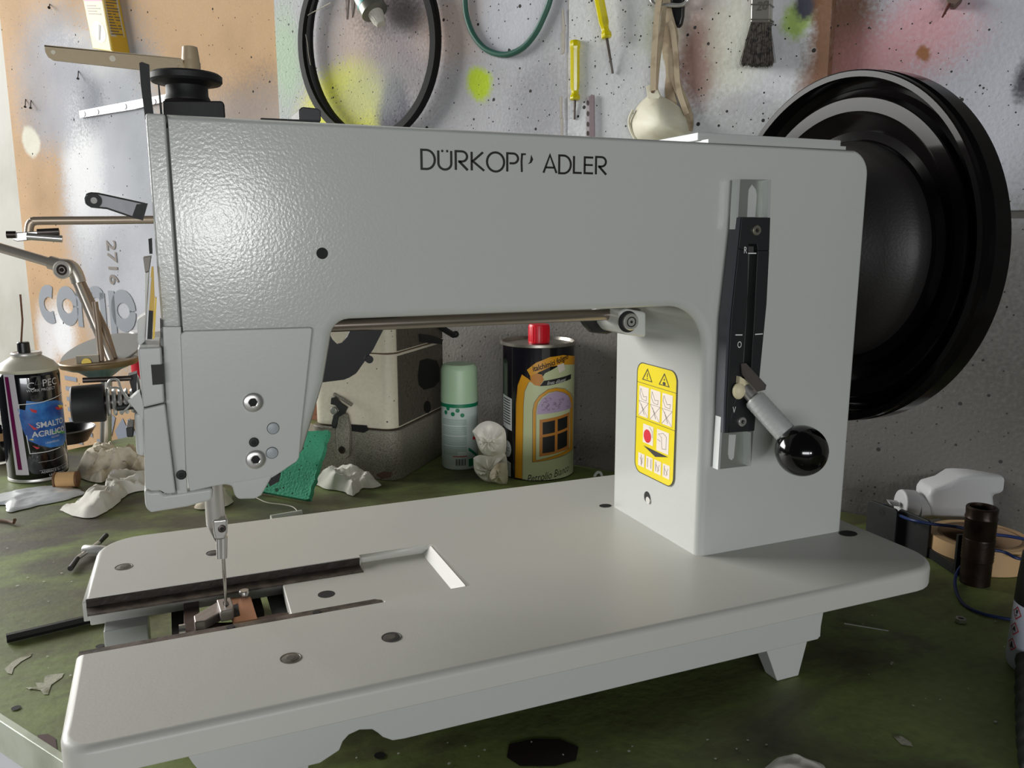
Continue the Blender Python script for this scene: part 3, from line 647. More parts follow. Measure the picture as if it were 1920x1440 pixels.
# under the arm: rod, finger guard, black lever
bm = B(); cyl(bm, (.085, .53, .2285), (.335, .53, .2280), .0042, seg=24); ob('lifter_rod', bm, M('oily_rod', (150, 140, 130), .3, .9), mc)
g_ = [(560, 585), (742, 585), (722, 612), (700, 655), (668, 700), (655, 710), (560, 722)]
cut = [(604, 627), (610, 617), (660, 603), (661, 612), (650, 634), (640, 643), (628, 642), (622, 634), (618, 626)]
gd = B()
yg = .535
def qp(x, y): return py(x, y, yg)
for P in ([(565, 560), (760, 560), (742, 590), (664, 596), (640, 598), (610, 604), (585, 625), (565, 640)],
          [(742, 590), (722, 612), (700, 655), (668, 700), (655, 708), (645, 712), (632, 645), (641, 643), (651, 632), (660, 612), (668, 595)],
          [(565, 640), (585, 625), (602, 614), (603, 626), (618, 626), (623, 636), (632, 645), (645, 712), (565, 722)]):
    prism(gd, [qp(x, y) for x, y in P], (0, .002, 0))
gq = ob('finger_guard', gd, blackp, mc)
bm = B(); lathe(bm, [(0, .0026), (.003, .0026), (.003, 0)], qp(691, 673), FY, 16); ob('stop_pin', bm, blackp, gq)
pp('guard_hub', [(604, 610), (664, 600), (661, 611), (610, 617)], .5338, .003, M('grey_cast', (120, 116, 110), .5, .4))
pp('knee_lever', [(1086, 590), (1150, 580), (1162, 606), (1156, 622), (1140, 627), (1112, 624), (1100, 612)], .545, .008, blackp, .0018)
# stitch regulator on the column front
YP = .4515
pl = B()
def strip(a, b, x0, x1): pass
sp_ = [py(x, y, YP) for x, y in ((1386, 336), (1444, 337), (1428, 600), (1408, 873), (1347, 880), (1366, 600))]
prism(pl, sp_, (0, .0012, 0)); plate = ob('slotted_plate', pl, zinc, mc)
for pts in (((1384, 336), (1388, 336), (1380, 470), (1376, 470)), ((1353, 760), (1357, 758), (1350, 880), (1346, 881)), ((1441, 337), (1446, 337), (1444, 410), (1439, 410)), ((1404, 810), (1408, 810), (1408, 873), (1404, 874))):
    bm = B(); prism(bm, [py(x, y, YP-.006) for x, y in pts], (0, .006, 0)); ob('flange', bm, M('zinc_bright', (214, 218, 216), .4, .5), plate)
for pts in (((1403, 366), (1404, 355), (1410, 346), (1417, 355), (1419, 366), (1416, 407), (1401, 407)), ((1367, 815), (1380, 815), (1376, 858), (1372, 863), (1367, 860), (1365, 850))):
    bm = B(); prism(bm, [py(x, y, YP-.0002) for x, y in pts], (0, .001, 0)); ob('slot', bm, paint2, plate)
YR = .4415
def rp(P, y=YR): return [py(x, y_, y) for x, y_ in P]
rg = B()
for P in ([(1391, 407), (1445, 408), (1443, 470), (1421, 470), (1419, 458), (1404, 458), (1403, 472), (1385, 466)],
          [(1385, 466), (1403, 472), (1402, 560), (1393, 690), (1374, 770), (1367, 812), (1362, 812), (1363, 760), (1371, 600)],
          [(1421, 470), (1443, 470), (1438, 570), (1424, 715), (1408, 700), (1414, 600), (1420, 480)],
          [(1393, 690), (1408, 712), (1420, 748), (1415, 808), (1364, 812), (1374, 770)]): prism(rg, rp(P), (0, .010, 0))
reg = ob('regulator_frame', rg, M('regulator_black', (30, 31, 33), .5, 0, (300, .08)), mc, bevel=.0004, seg=1)
sk = B(); prism(sk, rp([(1391, 407), (1385, 466), (1371, 600), (1363, 760), (1362, 812), (1356, 812), (1357, 760), (1364, 600), (1379, 470), (1386, 408)], YR+.0012), (0, .0088, 0)); ob('frame_side', sk, M('regulator_side', (70, 72, 78), .45, 0, (300, .08)), reg)
bm = B(); prism(bm, rp([(1404, 466), (1420, 466), (1414, 600), (1406, 700), (1393, 690), (1401, 560)], .4495), (0, .0012, 0)); ob('scale_plate', bm, M('scale_grey', (104, 112, 110), .4, .5), reg)
bm = B(); prism(bm, rp([(1403, 462), (1413, 462), (1413, 476), (1403, 476)], .4425), (0, .003, 0)); ob('index_tab', bm, seam, reg)
bolt('cap_screw', py(1417, 432, YR), FY, .0033, .0018, M('screw_nickel', (170, 166, 150), .35, .8), reg, .45)
bolt('cap_screw', py(1390, 790, YR), FY, .0033, .0018, steel, reg, .45)
for s, x, y in (('R', 1397, 475), ('O', 1386, 652), ('V', 1376, 774)):
    t_ = text2(s, .0062, xs=.72); P = py(x, y, YR); decal('engraved_letter', t_, white, planemap(P, (1, 0, -.03), (0, 0, 1)), reg, .0002)
for a, b_ in (((1379, 629), (1392, 629)), ((1416, 628), (1430, 627)), ((1403, 476), (1418, 476))):
    P, Q = py(*a, YR-.0002), py(*b_, YR-.0002); bm = B(); prism(bm, [P, Q, Q+V((0, 0, .0007)), P+V((0, 0, .0007))], (0, .0003, 0)); ob('tick', bm, white, reg)
# lever with knurled grip and ball
bc = py(1503, 845, .405); br = 49/pxl(bc)*.985
ls = py(1398, 730, .4395); dl = (bc-ls).normalized()
bm = B(); cyl(bm, ls-dl*.006, ls+dl*.012, .0046); ob('lever_shaft', bm, steel, mc)
kn = bpy.data.materials.new('knurled_steel'); kn.use_nodes = True; nt = kn.node_tree; pb = nt.nodes['Principled BSDF']; pb.inputs['Base Color'].default_value = srgb((200, 202, 200)); pb.inputs['Metallic'].default_value = .35; pb.inputs['Roughness'].default_value = .42
grip = B(); s0 = ls+dl*.008; Lg = (bc-s0).length-br*.8
lathe(grip, [(0, 0), (0, .0064), (.0015, .0073), (Lg, .0073), (Lg, 0)], s0, dl, 48); gp = ob('grip', grip, kn, mc)
# knurl: fine crossed ridges as one piece of relief
kr = B(); u_, v_, d_ = frame(dl)
for sgn in (-1, 1):
    for i in range(44):
        pts = []
        for k in range(9):
            t = .0022+(Lg-.003)*k/8; a = 2*math.pi*i/44+sgn*t/.0073*.8; pts.append(s0+dl*t+(u_*math.cos(a)+v_*math.sin(a))*.00728)
        tube(kr, pts, .00013, 3)
o = ob('knurling', kr, kn, gp); o['kind'] = 'stuff'
bm = B(); ball(bm, bc, br, 48); ob('ball_knob', bm, gloss, mc)
bm = B(); c = py(1385, 733, .4385); ball(bm, c, .0046, 20, (1, .8, 1.25)); prism(bm, [py(x, y, .437) for x, y in ((1388, 706), (1406, 718), (1400, 735), (1386, 730))], (0, .004, 0)); ob('slider_cap', bm, ivory, mc)
bm = B(); P = [py(1390, 682, .4395), py(1399, 681, .442), py(1437, 722, .428), py(1435, 731, .428), py(1419, 735, .426), py(1392, 702, .4385)]; prism(bm, P, (0, .001, 0)); ob('spring_clip', bm, M('clip_bronze', (112, 104, 98), .4, .4), mc)
# handwheel
HW = V((0, .5275, .273))
prof = [(.4660, 0), (.4660, .032), (.470, .040), (.482, .052), (.493, .068), (.5025, .0805), (.509, .0845), (.519, .087), (.5215, .0885), (.5232, .0950), (.5165, .1065), (.5145, .1088), (.5137, .1096), (.5131, .1196), (.5137, .1206), (.5185, .1225), (.5215, .1265), (.5170, .1322), (.5060, .1338), (.5044, .1344), (.5041, .1386), (.5048, .1396), (.5080, .1400), (.5095, .1372), (.5125, .1372), (.5150, .1402), (.5300, .1402), (.5310, .139), (.5310, .08), (.527, .05), (.527, 0)]
i0 = 6
bm = B(); lathe(bm, prof[:i0+2]+[(.5225, .087), (.5225, 0)], HW, (1, 0, 0), 96); 
hw = ob('handwheel', bm, M('crackle_black', (36, 33, 32), .5, 0, (500, .15)), mc, smooth=50)
bm = B(); lathe(bm, [(.5185, .0872)]+prof[i0+2:-2]+[(.5310, .0872)], HW, (1, 0, 0), 128, closed=True); ob('rim', bm, wheelb, hw, smooth=22)
bm = B(); lathe(bm, [(.460, 0), (.460, .02), (.535, .02), (.535, 0)], HW, (1, 0, 0), 32); ob('axle', bm, steeld, hw)
# ---------------- bed
x0, x1, y0, y1 = -.0575, .4885, .3765, .6575
SL, SR = .470, .5475                                        # slot edges
XR_ = .060
def rc(cx, cy, r, a0, a1, n=7): return arc(cx, cy, r, a0, a1, n)
rcs = .016
front = [(x0, SL), (x0, y0+rcs)]+rc(x0+rcs, y0+rcs, rcs, 180, 270)+rc(x1-.030, y0+.030, .030, 270, 360)+rc(x1-rcs, y1-rcs, rcs, 0, 90)+rc(x0+.03, y1-.03, .03, 90, 180)+[(x0-.003, SR), (XR_, SR), (XR_, SL)]
front = [p for i, p in enumerate(front) if i == 0 or (abs(p[0]-front[i-1][0])+abs(p[1]-front[i-1][1])) > 1e-5]
# ring with a recess: bed plate is thinner to the right of the opening, so build the plate in two levels
RX = .1665; RF, RB = .4715, .5515
lower = .0555
bm = B()
TH = .0155
outl = front[:-4]                                   # outer boundary without slot corners
top_in = [(x0-.003, SR), (.115, SR), (.115, RB), (RX-.004, RB), (RX, RB-.004), (RX, RF+.001), (.113, RF+.001), (.113, SL)]
poly = [(x0, SL)]+[p for p in front[1:] if p not in ((x0-.003, SR), (XR_, SR), (XR_, SL))]+top_in
prism(bm, [(x, y, BT-TH) for x, y in poly], (0, 0, TH))
bm.normal_update(); bm.edges.ensure_lookup_table()
bwl = bm.edges.layers.float.new('bevel_weight_edge')
for e in bm.edges:
    a, b = e.verts[0].co, e.verts[1].co; m = (a+b)/2
    if len(e.link_faces) == 2 and e.calc_face_angle(0) > math.radians(50):
        if m.z > BT-.001:
            out_ = m.y < SL-.01 or m.y > RB+.01 or m.x > RX+.02 or (m.x < x0+.001)
            e[bwl] = 1.0 if (out_ or m.x > RX-.003) else .04
        elif m.z < BT-TH+.001: e[bwl] = .25
bed = ob('bed', bm, bedp, mc)
b = bed.modifiers.new('bevel', 'BEVEL'); b.width = .0042; b.segments = 4; b.limit_method = 'WEIGHT'; b.harden_normals = True; b.use_clamp_overlap = False
bm = B(); prism(bm, [(x, y, BT-TH+.0005) for x, y in ((XR_-.002, RF-.001), (RX+.001, RF-.001), (RX+.001, RB+.001), (XR_, RB+.001))], (0, 0, lower-BT+TH)); rf = ob('recess_floor', bm, bedp, bed, bevel=.0008)
bm = B(); prism(bm, [(RX+.001, RF+.002, lower), (RX-.006, RF+.002, lower), (RX+.001, RF+.002, BT)], (0, RB-RF-.004, 0)); ob('recess_ramp', bm, bedp, bed, bevel=.0004)
bm = B(); lathe(bm, [(0, .0055), (.0004, .0055), (.0004, 0)], pz(612, 1115, lower+.0002), (0, 0, 1), 24); ob('oil_hole', bm, darkhole, rf)
# back wing edge thickened below the slot
bm = B(); prism(bm, [(x, y, BT-TH-.0005) for x, y in ((x0+.001, .5415), (XR_, .5415), (XR_, .549), (x0+.001, .549))], (0, 0, .0085)); ob('slot_lip', bm, bedp, bed, bevel=.0008)
raw = M('raw_casting', (108, 98, 90), .5, .5, (160, .5), (90, (62, 54, 50), .4, .65))
bm = B(); prism(bm, [(x, y, lower-.0002) for x, y in ((x0+.0005, .5350), (.1140, .5345), (.1140, .5478), (x0-.001, .5478))], (0, 0, .0012)); br_ = ob('back_slide', bm, raw, bed)
bm = B(); prism(bm, [(x, y, lower) for x, y in ((x0-.0005, .5466), (.1142, .5468), (.1142, .5478), (x0-.001, .5478))], (0, 0, BT-lower-.0006)); ob('back_slide_step', bm, M('raw_dark', (52, 46, 42), .5, .6, (160, .5)), bed)
bm = B(); prism(bm, [(x, y, BT-.0045) for x, y in ((x0+.001, .4695), (.1125, .4695), (.1125, .4755), (.1085, .4785), (x0+.001, .4765))], (0, 0, .0036)); fr_ = ob('front_slide', bm, raw, bed)
for x in (426, 453, 560): pass
for q in ((455, 1086), (560, 1070)): 
    bm = B(); lathe(bm, [(0, .0022), (.0003, .0022), (.0003, 0)], pz(*q, lower+.001), (0, 0, 1), 16); ob('screw_hole', bm, darkhole, br_)
for q in ((432, 1176), (594, 1148)):
    bm = B(); lathe(bm, [(0, .0024), (.0003, .0024), (.0003, 0)], pz(*q, BT-.0008), (0, 0, 1), 16); ob('screw_hole', bm, darkhole, fr_)
def bedplug(x, y, m, r=.0057):
    c = pz(x, y, BT); bm = B(); lathe(bm, [(-.0002, r), (.0003, r), (.0003, r*.9), (.0001, r*.86), (.0002, r*.82), (.0002, 0)], c, (0, 0, 1), 32); o = ob('bed_screw', bm, m, bed)
    bm = B(); lathe(bm, [(.0002, r*.42), (.0003, r*.42), (.0003, 0)], c, (0, 0, 1), 6); ob('socket', bm, M('socket_dirt', (84, 78, 70), .7), o)
scr = M('screw_grey', (118, 112, 100), .55, .3, (300, .3), (200, (90, 86, 78), .4, .6)); scd = M('screw_dark', (74, 72, 70), .55, .3, (300, .3))
bedplug(232, 1063, scr); bedplug(400, 1037, scd, .005); bedplug(545, 1234, scr); bedplug(734, 1195, scd)
for x, y, rx in ((1135, 948, .0055), (1590, 1000, .0075)):
    c = pz(x, y, BT+.0002); bm = B(); bm.faces.new([bm.verts.new(c+V((math.cos(k*.5236)*rx, math.sin(k*.5236)*rx*.8, 0))) for k in range(12)]); ob('hinge_hole', bm, darkhole, bed)
# apron under the bed with its scalloped lower edge
zt_ = BT-TH-.0006; AY = .3810
ap = [(-.0055, zt_), (.3815, zt_), (.3790, .0268), (.3780, .0258), (.1000, .0262), (.0935, .0268), (.0885, .0300), (.0860, .0330), (.0830, .0358), (.0765, .0372), (.0710, .0358), (.0680, .0330), (.0660, .0285), (.0600, .0258), (.0560, .0240), (.0060, .0240), (-.003, .040)]
bm = B(); prism(bm, [(x, AY, z) for x, z in ap], (0, .006, 0)); ob('apron', bm, paint2, mc, bevel=.0008)
bm = B(); prism(bm, [(-.0055, .64, zt_), (.3815, .64, zt_), (.379, .64, .026), (.0, .64, .026)], (0, .006, 0)); ob('apron', bm, paint2, mc)
bm = B(); prism(bm, [(.3755, .383, .0262), (.3755, .646, .0262), (.3755, .646, zt_), (.3755, .383, zt_)], (.006, 0, 0)); ob('apron', bm, paint2, mc)
bm = B(); prism(bm, [(x, .386, zt_) for x in (.05, .38)]+[(x, .62, zt_) for x in (.38, .05)], (0, 0, -.001)); ob('bed_underside', bm, M('underside', (60, 60, 58), .8), mc)
for (xa, ya) in ((.3365, .384), (.3365, .628), (.015, .384), (.015, .628)):
    bm = B(); prism(bm, [(xa, ya, .030), (xa+.0385, ya, .030), (xa+.0385, ya+.016, .030), (xa, ya+.016, .030)], (0, 0, -.002))
    bm2 = B(); a = [(xa+.001, ya+.001, .029), (xa+.038, ya+.001, .029), (xa+.038, ya+.016, .029), (xa+.001, ya+.016, .029)]; b_ = [(xa+.0135, ya+.001, .0003), (xa+.031, ya+.001, .0003), (xa+.031, ya+.013, .0003), (xa+.0135, ya+.013, .0003)]
    va = [bm.verts.new(p) for p in a]; vb = [bm.verts.new(p) for p in b_]; bm.faces.new(va); bm.faces.new(vb)
    for i in range(4): bm.faces.new((va[i], va[(i+1) % 4], vb[(i+1) % 4], vb[i]))
    bm2.free(); ob('foot', bm, paint2, mc, bevel=.0008)
bm = B(); prism(bm, [(.085, .47, .0008), (.366, .47, .0008), (.366, .622, .0008), (.085, .622, .0008)], (0, 0, .042)); ob('light_blocker', bm, M('blocker_dark', (44, 44, 42), .7), mc)  # unseen box added to stop door light leaking under the bed
# post under the back wing, and mechanism seen in the opening
bm = B(); prism(bm, [(-.0485, .528, .0004), (-.0235, .528, .0004), (-.0235, .556, .0004), (-.0485, .556, .0004)], (0, 0, BT-TH)); ob('post', bm, paint2, mc, bevel=.001)
bm = B(); prism(bm, [(-.0235, .530, .0005), (.0, .530, .0005), (.0, .530, .006), (-.0235, .530, .004)], (0, .004, 0)); prism(bm, [(-.010, .500, .0005), (-.001, .500, .0005), (-.001, .548, .0005), (-.010, .548, .0005)], (0, 0, .044)); ob('inner_rib', bm, M('inner_black', (26, 24, 24), .6), mc)
bm = B(); prism(bm, [(.030, .49, .0005), (.058, .49, .0005), (.058, .56, .0), (.030, .56, .0)], (0, 0, .022)); prism(bm, [(.036, .525, .02), (.046, .525, .02), (.046, .548, .02), (.036, .548, .02)], (0, 0, .024)); ob('hook_drive', bm, M('inner_black', (26, 24, 24), .6), mc)
dk = M('brown_steel', (92, 76, 72), .42, .7, (150, .2), (60, (66, 54, 50), .4, .65))
def pzp(name, pts, h, dz, m, bevel=0, parent=mc):
    bm = B(); prism(bm, [pz(x, y, h) for x, y in pts], (0, 0, dz)); return ob(name, bm, m, parent, bevel=bevel)
pzp('carrier_plate', [(344, 1122), (372, 1118), (374, 1150), (380, 1168), (440, 1166), (520, 1150), (560, 1146), (560, 1152), (345, 1193)], .051, -.004, dk, .0003)
pzp('copper_plate', [(424, 1122), (470, 1118), (483, 1160), (437, 1168)], .0535, -.002, M('copper_tone', (186, 140, 112), .4, .7, (100, .1)), .0003)
pzp('plate_slot', [(438, 1134), (446, 1131), (450, 1153), (436, 1157), (430, 1148)], .0538, -.0002, darkhole)
bm = B(); lathe(bm, [(-.002, .0033), (.0022, .0033), (.0028, .0028), (.0028, 0)], pz(458, 1114, .054), (0, 0, 1), 24); ob('plate_screw', bm, steel, mc)
cast = M('cast_steel', (158, 150, 146), .45, .6, (200, .2))
pzp('feed_block', [(406, 1124), (432, 1119), (438, 1134), (437, 1142), (413, 1147)], .060, -.007, cast, .0008)
pzp('feed_block_slot', [(418, 1128), (427, 1127), (429, 1133), (424, 1138), (419, 1134)], .0602, -.0003, darkhole)
pzp('feed_arm', [(404, 1130), (414, 1124), (416, 1146), (384, 1164), (365, 1166), (363, 1154)], .0565, -.006, cast, .0008)
bm = B(); cyl(bm, pz(403, 1162, .042), pz(403, 1156, .054), .003, seg=16); ob('feed_pin', bm, steel, mc)
bm = B(); cyl(bm, pz(336, 1184, .052), pz(348, 1182, .052), .0040, seg=20); ob('side_bolt', bm, steel, mc)
bm = B(); ball(bm, pz(533, 1148, .035), .0035, 16); prism(bm, [pz(x, y, .030) for x, y in ((522, 1148), (548, 1144), (552, 1156), (524, 1160))], (0, 0, .006)); ob('blue_plug', bm, M('blue_plastic', (20, 40, 190), .4), mc)
# ============================================================ THINGS ON THE BENCH
def axis_at(x, y, r, h=0.):
    """centre of a round base whose nearest rim point is seen at pixel x, y"""
    P = pz(x, y, h); d = V((P.x, P.y, 0)).normalized(); return P+d*r
def camang(C): return math.atan2(-C.y, -C.x)
def zoff(x, y, C): return pv(x, y, C).z
def uoff(x, C, R):            # arc offset that puts a mark at pixel column x
    ca_ = camang(C); nv = V((math.cos(ca_), math.sin(ca_), 0)); e_ = V((-math.sin(ca_), math.cos(ca_), 0)); C0 = V((C.x, C.y, 0))
    s = 0.
    for it in range(4):      # the mark sits on the curved front, not on the axis
        P = pn(x, 700, nv, C0.dot(nv)+math.sqrt(max(0, R*R-s*s))); s = max(-.99*R, min(.99*R, (P-C0).dot(e_)))
    return R*math.asin(s/R)
def zfront(x, y, C, R):
    ca_ = camang(C); nv = V((math.cos(ca_), math.sin(ca_), 0)); return pn(x, y, nv, V((C.x, C.y, 0)).dot(nv)+R).z
tin = M('tin_rim', (176, 170, 160), .3, .9)

# black spray can with blue label (left)
C = axis_at(75, 905, .0325); R0 = .0325; zz = lambda y: zoff(64, y, C); zl = lambda y: zfront(64, y, C, R0)
sc_ = thing('spray_can', 'tall black spray can with a blue splash label and beige dome top', 'spray can', (C.x, C.y, 0))
zb = zz(693)
bm = B(); lathe(bm, [(.0, .030), (.001, .0325), (.004, .0325), (.0045, .0322), (.0046, 0)], (C.x, C.y, .0)); ob('base_ring', bm, M('tin_white', (206, 204, 200), .35, .5), sc_)
bm = B(); lathe(bm, [(.0046, 0), (.0046, .0322), (.006, R0), (zb-.006, R0), (zb-.002, .0318), (zb, .0305), (zb, 0)], (C.x, C.y, 0), seg=64); body_ = ob('can_body', bm, M('can_black', (12, 11, 14), .12, 0, coat=.6), sc_)
beige = M('beige_dome', (204, 200, 180), .4)
bm = B(); lathe(bm, [(zb-.001, .0315), (zb+.001, .0326), (zb+.003, .0326), (zb+.0035, .0315), (zb+.009, .0275), (zb+.0145, .0190), (zb+.017, .0150), (zb+.0175, 0)], (C.x, C.y, 0)); ob('dome', bm, beige, sc_)
bm = B(); lathe(bm, [(zb+.0165, .0148), (zb+.018, .0162), (zb+.020, .0162), (zb+.0212, .0145), (zb+.0205, .012), (zb+.0195, 0)], (C.x, C.y, 0)); ob('valve_cup', bm, M('tin_white', (206, 204, 200), .35, .5), sc_)
bm = B(); lathe(bm, [(zb+.019, .0068), (zb+.032, .0064), (zb+.033, .0055), (zb+.033, 0)], (C.x-.002, C.y, 0)); ob('nozzle', bm, blackp, sc_)
bm = B(); tube(bm, [V((C.x-.004, C.y, zb+.032)), pv(42, 600, C), pv(38, 552, C)], .0011, 8); ob('brown_straw', bm, M('brown_straw', (120, 84, 60), .6), sc_)
ca = camang(C)
cm = cylmap(C, R0, ca, 0)
def U(x): return uoff(x, C, R0)
wl_ = white
decal('left_stripe', flat([[(U(9), zl(890)), (U(34), zl(890)), (U(26), zl(700)), (U(6), zl(700))]]), M('stripe_highlight', (206, 200, 206), .2), cm, body_, .0002, .004)  # pale stripe: label side with the can's left highlight put into its colour
decal('left_stripe', flat([[(U(14), zl(880)), (U(22), zl(880)), (U(15), zl(705)), (U(8), zl(705))]]), M('stripe_magenta', (104, 22, 74), .2), cm, body_, .0003, .004)
sw_ = [(26, 764), (40, 768), (44, 750), (60, 754), (100, 757), (116, 768), (119, 835), (104, 846), (80, 844), (60, 836), (38, 824), (30, 800)]
decal('blue_splash', flat([[(U(x), zl(y)) for x, y in sw_]]), M('label_blue', (24, 72, 150), .3, 0, None, (40, (60, 130, 205), .4, .6)), cm, body_, .0003, .003)
def LN(pts, w_=.0008): return stroke([(U(x), zl(y)) for x, y in pts], w_)
decal('label_frame', flat(LN([(28, 775), (29, 757), (70, 756), (118, 747)])+LN([(37, 815), (40, 850), (75, 850), (98, 848)])), white, cm, body_, .0004, .003)
for n_, c_, P_ in (('red_fleck', (200, 40, 50), [((48, 765), (62, 770), (60, 775), (52, 772)), ((42, 792), (60, 806), (52, 806)), ((96, 770), (108, 773), (110, 778), (100, 776)), ((46, 835), (60, 841), (54, 843))]),
                   ('yellow_fleck', (232, 200, 60), [((101, 767), (110, 771), (115, 778), (105, 774)), ((41, 823), (48, 822), (50, 826)), ((110, 812), (119, 819), (114, 818))]),
                   ('green_fleck', (60, 150, 70), [((84, 817), (96, 814), (118, 826), (108, 825))])):
    for p in P_: decal(n_, flat([[(U(x), zl(y)) for x, y in p]]), M(n_, c_, .4), cm, body_, .00045, .003)
def ctext(s, x, y, size, m, cmf=None, Uf=None, zf=None, shear=0, bold=0, xs=1, par=None, name='lettering', h=.0005, rot=0):
    t_ = text2(s, size, shear, bold=bold, xs=xs); shift(t_, 0, 0, rot); shift(t_, (Uf or U)(x), (zf or zz)(y)); return decal(name, t_, m, cmf or cm, par or body_, h, .003)
lt = M('print_silver', (208, 208, 210), .4)
ctext('C', 55, 722, .0115, lt); ctext('PEC', 92, 719, .0115, lt)
decal('triangle_mark', flat(stroke([(U(63), zl(722)), (U(76), zl(721)), (U(69), zl(708))], .0004, True)), M('mark_grey', (120, 120, 124), .4), cm, body_, .0005)
ctext('WORK PROJECT', 76, 727, .0044, lt); ctext('SMALTO', 88, 793, .0092, lt, bold=.0002); ctext('ACRILICO', 85, 809, .0092, lt, bold=.0002)
ctext('GLOSSY', 92, 815, .0032, lt); ctext('UNIVERSAL', 86, 824, .0034, lt); ctext('ADERISCE SU TUTTE', 88, 876, .0038, lt); ctext('LE SUPERFICI', 90, 883, .0038, lt)
decal('label_frame', flat(LN([(54, 868), (84, 868), (118, 861)], .0003)+LN([(55, 884), (90, 884), (116, 879)], .0003)+LN([(56, 816), (116, 812)], .0003)), lt, cm, body_, .0004, .003)

# second black can behind it
C2 = axis_at(3, 868, .033); z2 = zoff(3, 790, C2)
s2 = thing('spray_can', 'black can with tan band half hidden behind the blue-labelled spray can', 'spray can', (C2.x, C2.y, 0))
bm = B(); lathe(bm, [(0, .03), (.002, .033), (z2-.008, .033), (z2, .026), (z2, 0)], (C2.x, C2.y, 0)); ob('can_body', bm, M('can_black', (12, 11, 14), .12), s2)
bm = B(); lathe(bm, [(z2-.02, .0333), (z2-.010, .0333), (z2-.0098, .032)], (C2.x, C2.y, 0)); ob('tan_band', bm, M('tan_band', (170, 130, 90), .6), s2)
# black dish behind the can
C3 = axis_at(128, 838, .034)
d_ = thing('round_dish', 'shallow black round dish behind the blue-labelled spray can', 'dish', (C3.x, C3.y, 0))
bm = B(); lathe(bm, [(.0005, 0), (.0005, .026), (.018, .036), (.0195, .0365), (.0195, .0345), (.003, .024), (.003, 0)], (C3.x, C3.y, 0)); ob('bowl', bm, blackp, d_)
bm = B(); lathe(bm, [(.0185, .0368), (.0198, .0372), (.0205, .0362), (.0198, .0352)], (C3.x, C3.y, 0), closed=True); ob('rim', bm, M('rim_grey', (120, 120, 124), .3, .4), d_)

# jointed metal stand with dish
Cs = pz(198, 850, 0); Cs = V((Cs.x, Cs.y+.0, 0))
st_ = thing('jointed_stand', 'jointed chrome arm rising from a small teal and brass dish on a post', 'stand', tuple(Cs))
def ps(x, y, dy=0.): return pv(x, y, Cs+FH*dy)
chrome = M('chrome_tube', (200, 192, 182), .3, .6); brown_st = M('dull_steel', (158, 140, 124), .45, .5)
bm = B(); tube(bm, [ps(-60, 448), ps(-5, 463), ps(100, 494)], .0062, 16); ob('upper_tube', bm, chrome, st_)
bm = B(); tube(bm, smoothline([ps(94, 492), ps(112, 497), ps(132, 500), ps(142, 513), ps(148, 530)], 4), .0088, 16); ob('elbow', bm, chrome, st_)
bm = B(); jc = ps(117, 506, -.013); lathe(bm, [(-.004, .0), (-.004, .0105), (.0015, .0115), (.0022, .0098), (.0012, .0090), (.0012, 0)], jc, -FH, 32); jj = ob('joint_cap', bm, M('cap_light', (220, 216, 208), .35, .4), st_)
bm = B(); lathe(bm, [(.0013, .0068), (.0016, .0068), (.0016, .0040), (.0013, .004)], jc, -FH, 24, closed=True); lathe(bm, [(.0013, .0028), (.004, .0022), (.004, 0)], jc, -FH, 12); ob('joint_bolt', bm, steeld, jj)
bm = B(); tube(bm, [ps(140, 520), ps(207, 678)], .0052, 14); ob('lower_tube', bm, chrome, st_)
bm = B(); tube(bm, [ps(152, 530, .01), ps(196, 620, .01), ps(212, 672, .01)], .0056, 14); ob('lower_tube', bm, brown_st, st_)
bm = B(); tube(bm, [ps(178, 566, -.01), ps(184, 610, -.01), ps(190, 676, -.01)], .0036, 12); ob('upright_pin', bm, brown_st, st_)
dc = ps(186, 680); Rd = 68/pxl(dc)
bm = B(); lathe(bm, [(-.022, .006), (-.020, .012), (-.010, Rd*.55), (-.003, Rd*.93), (-.001, Rd*.93), (0, 0)], dc, (-.03, 0, 1)); ob('dish_underside', bm, M('teal_enamel', (70, 104, 104), .45), st_)
bm = B(); lathe(bm, [(-.003, 0), (-.003, Rd*.97), (0, Rd), (.003, Rd), (.0042, Rd*.97), (.0035, 0)], dc, (-.03, 0, 1)); ob('dish_rim', bm, M('dull_brass', (138, 118, 86), .45, .6), st_)
bm = B(); cyl(bm, ps(200, 712), V((Cs.x, Cs.y, .0005)), .007); lathe(bm, [(.0005, 0), (.0005, .014), (.004, .014), (.006, .010), (.006, 0)], Cs); ob('post', bm, steel, st_)
tp_ = ps(192, 662, .035)
bm = B(); lathe(bm, [(0, 0), (0, Rd*1.1), (.0015, Rd*1.12), (.003, Rd*1.1), (.003, 0)], tp_, (-.25, -.30, 1)); ob('tilted_plate', bm, M('grey_plate', (150, 152, 152), .35, .6), st_)
bm = B(); box(bm, -.012, .014, -.004, .004, -.006, .006, Matrix.Translation(ps(163, 675, -.02))); bk = ob('clamp_block', bm, M('block_stone', (176, 168, 150), .6), st_, bevel=.0005)
bm = B(); cyl(bm, ps(162, 680, -.024), ps(162, 680, -.028), .0056, seg=24); ob('brass_nut', bm, M('brass', (150, 130, 60), .35, .8), bk)

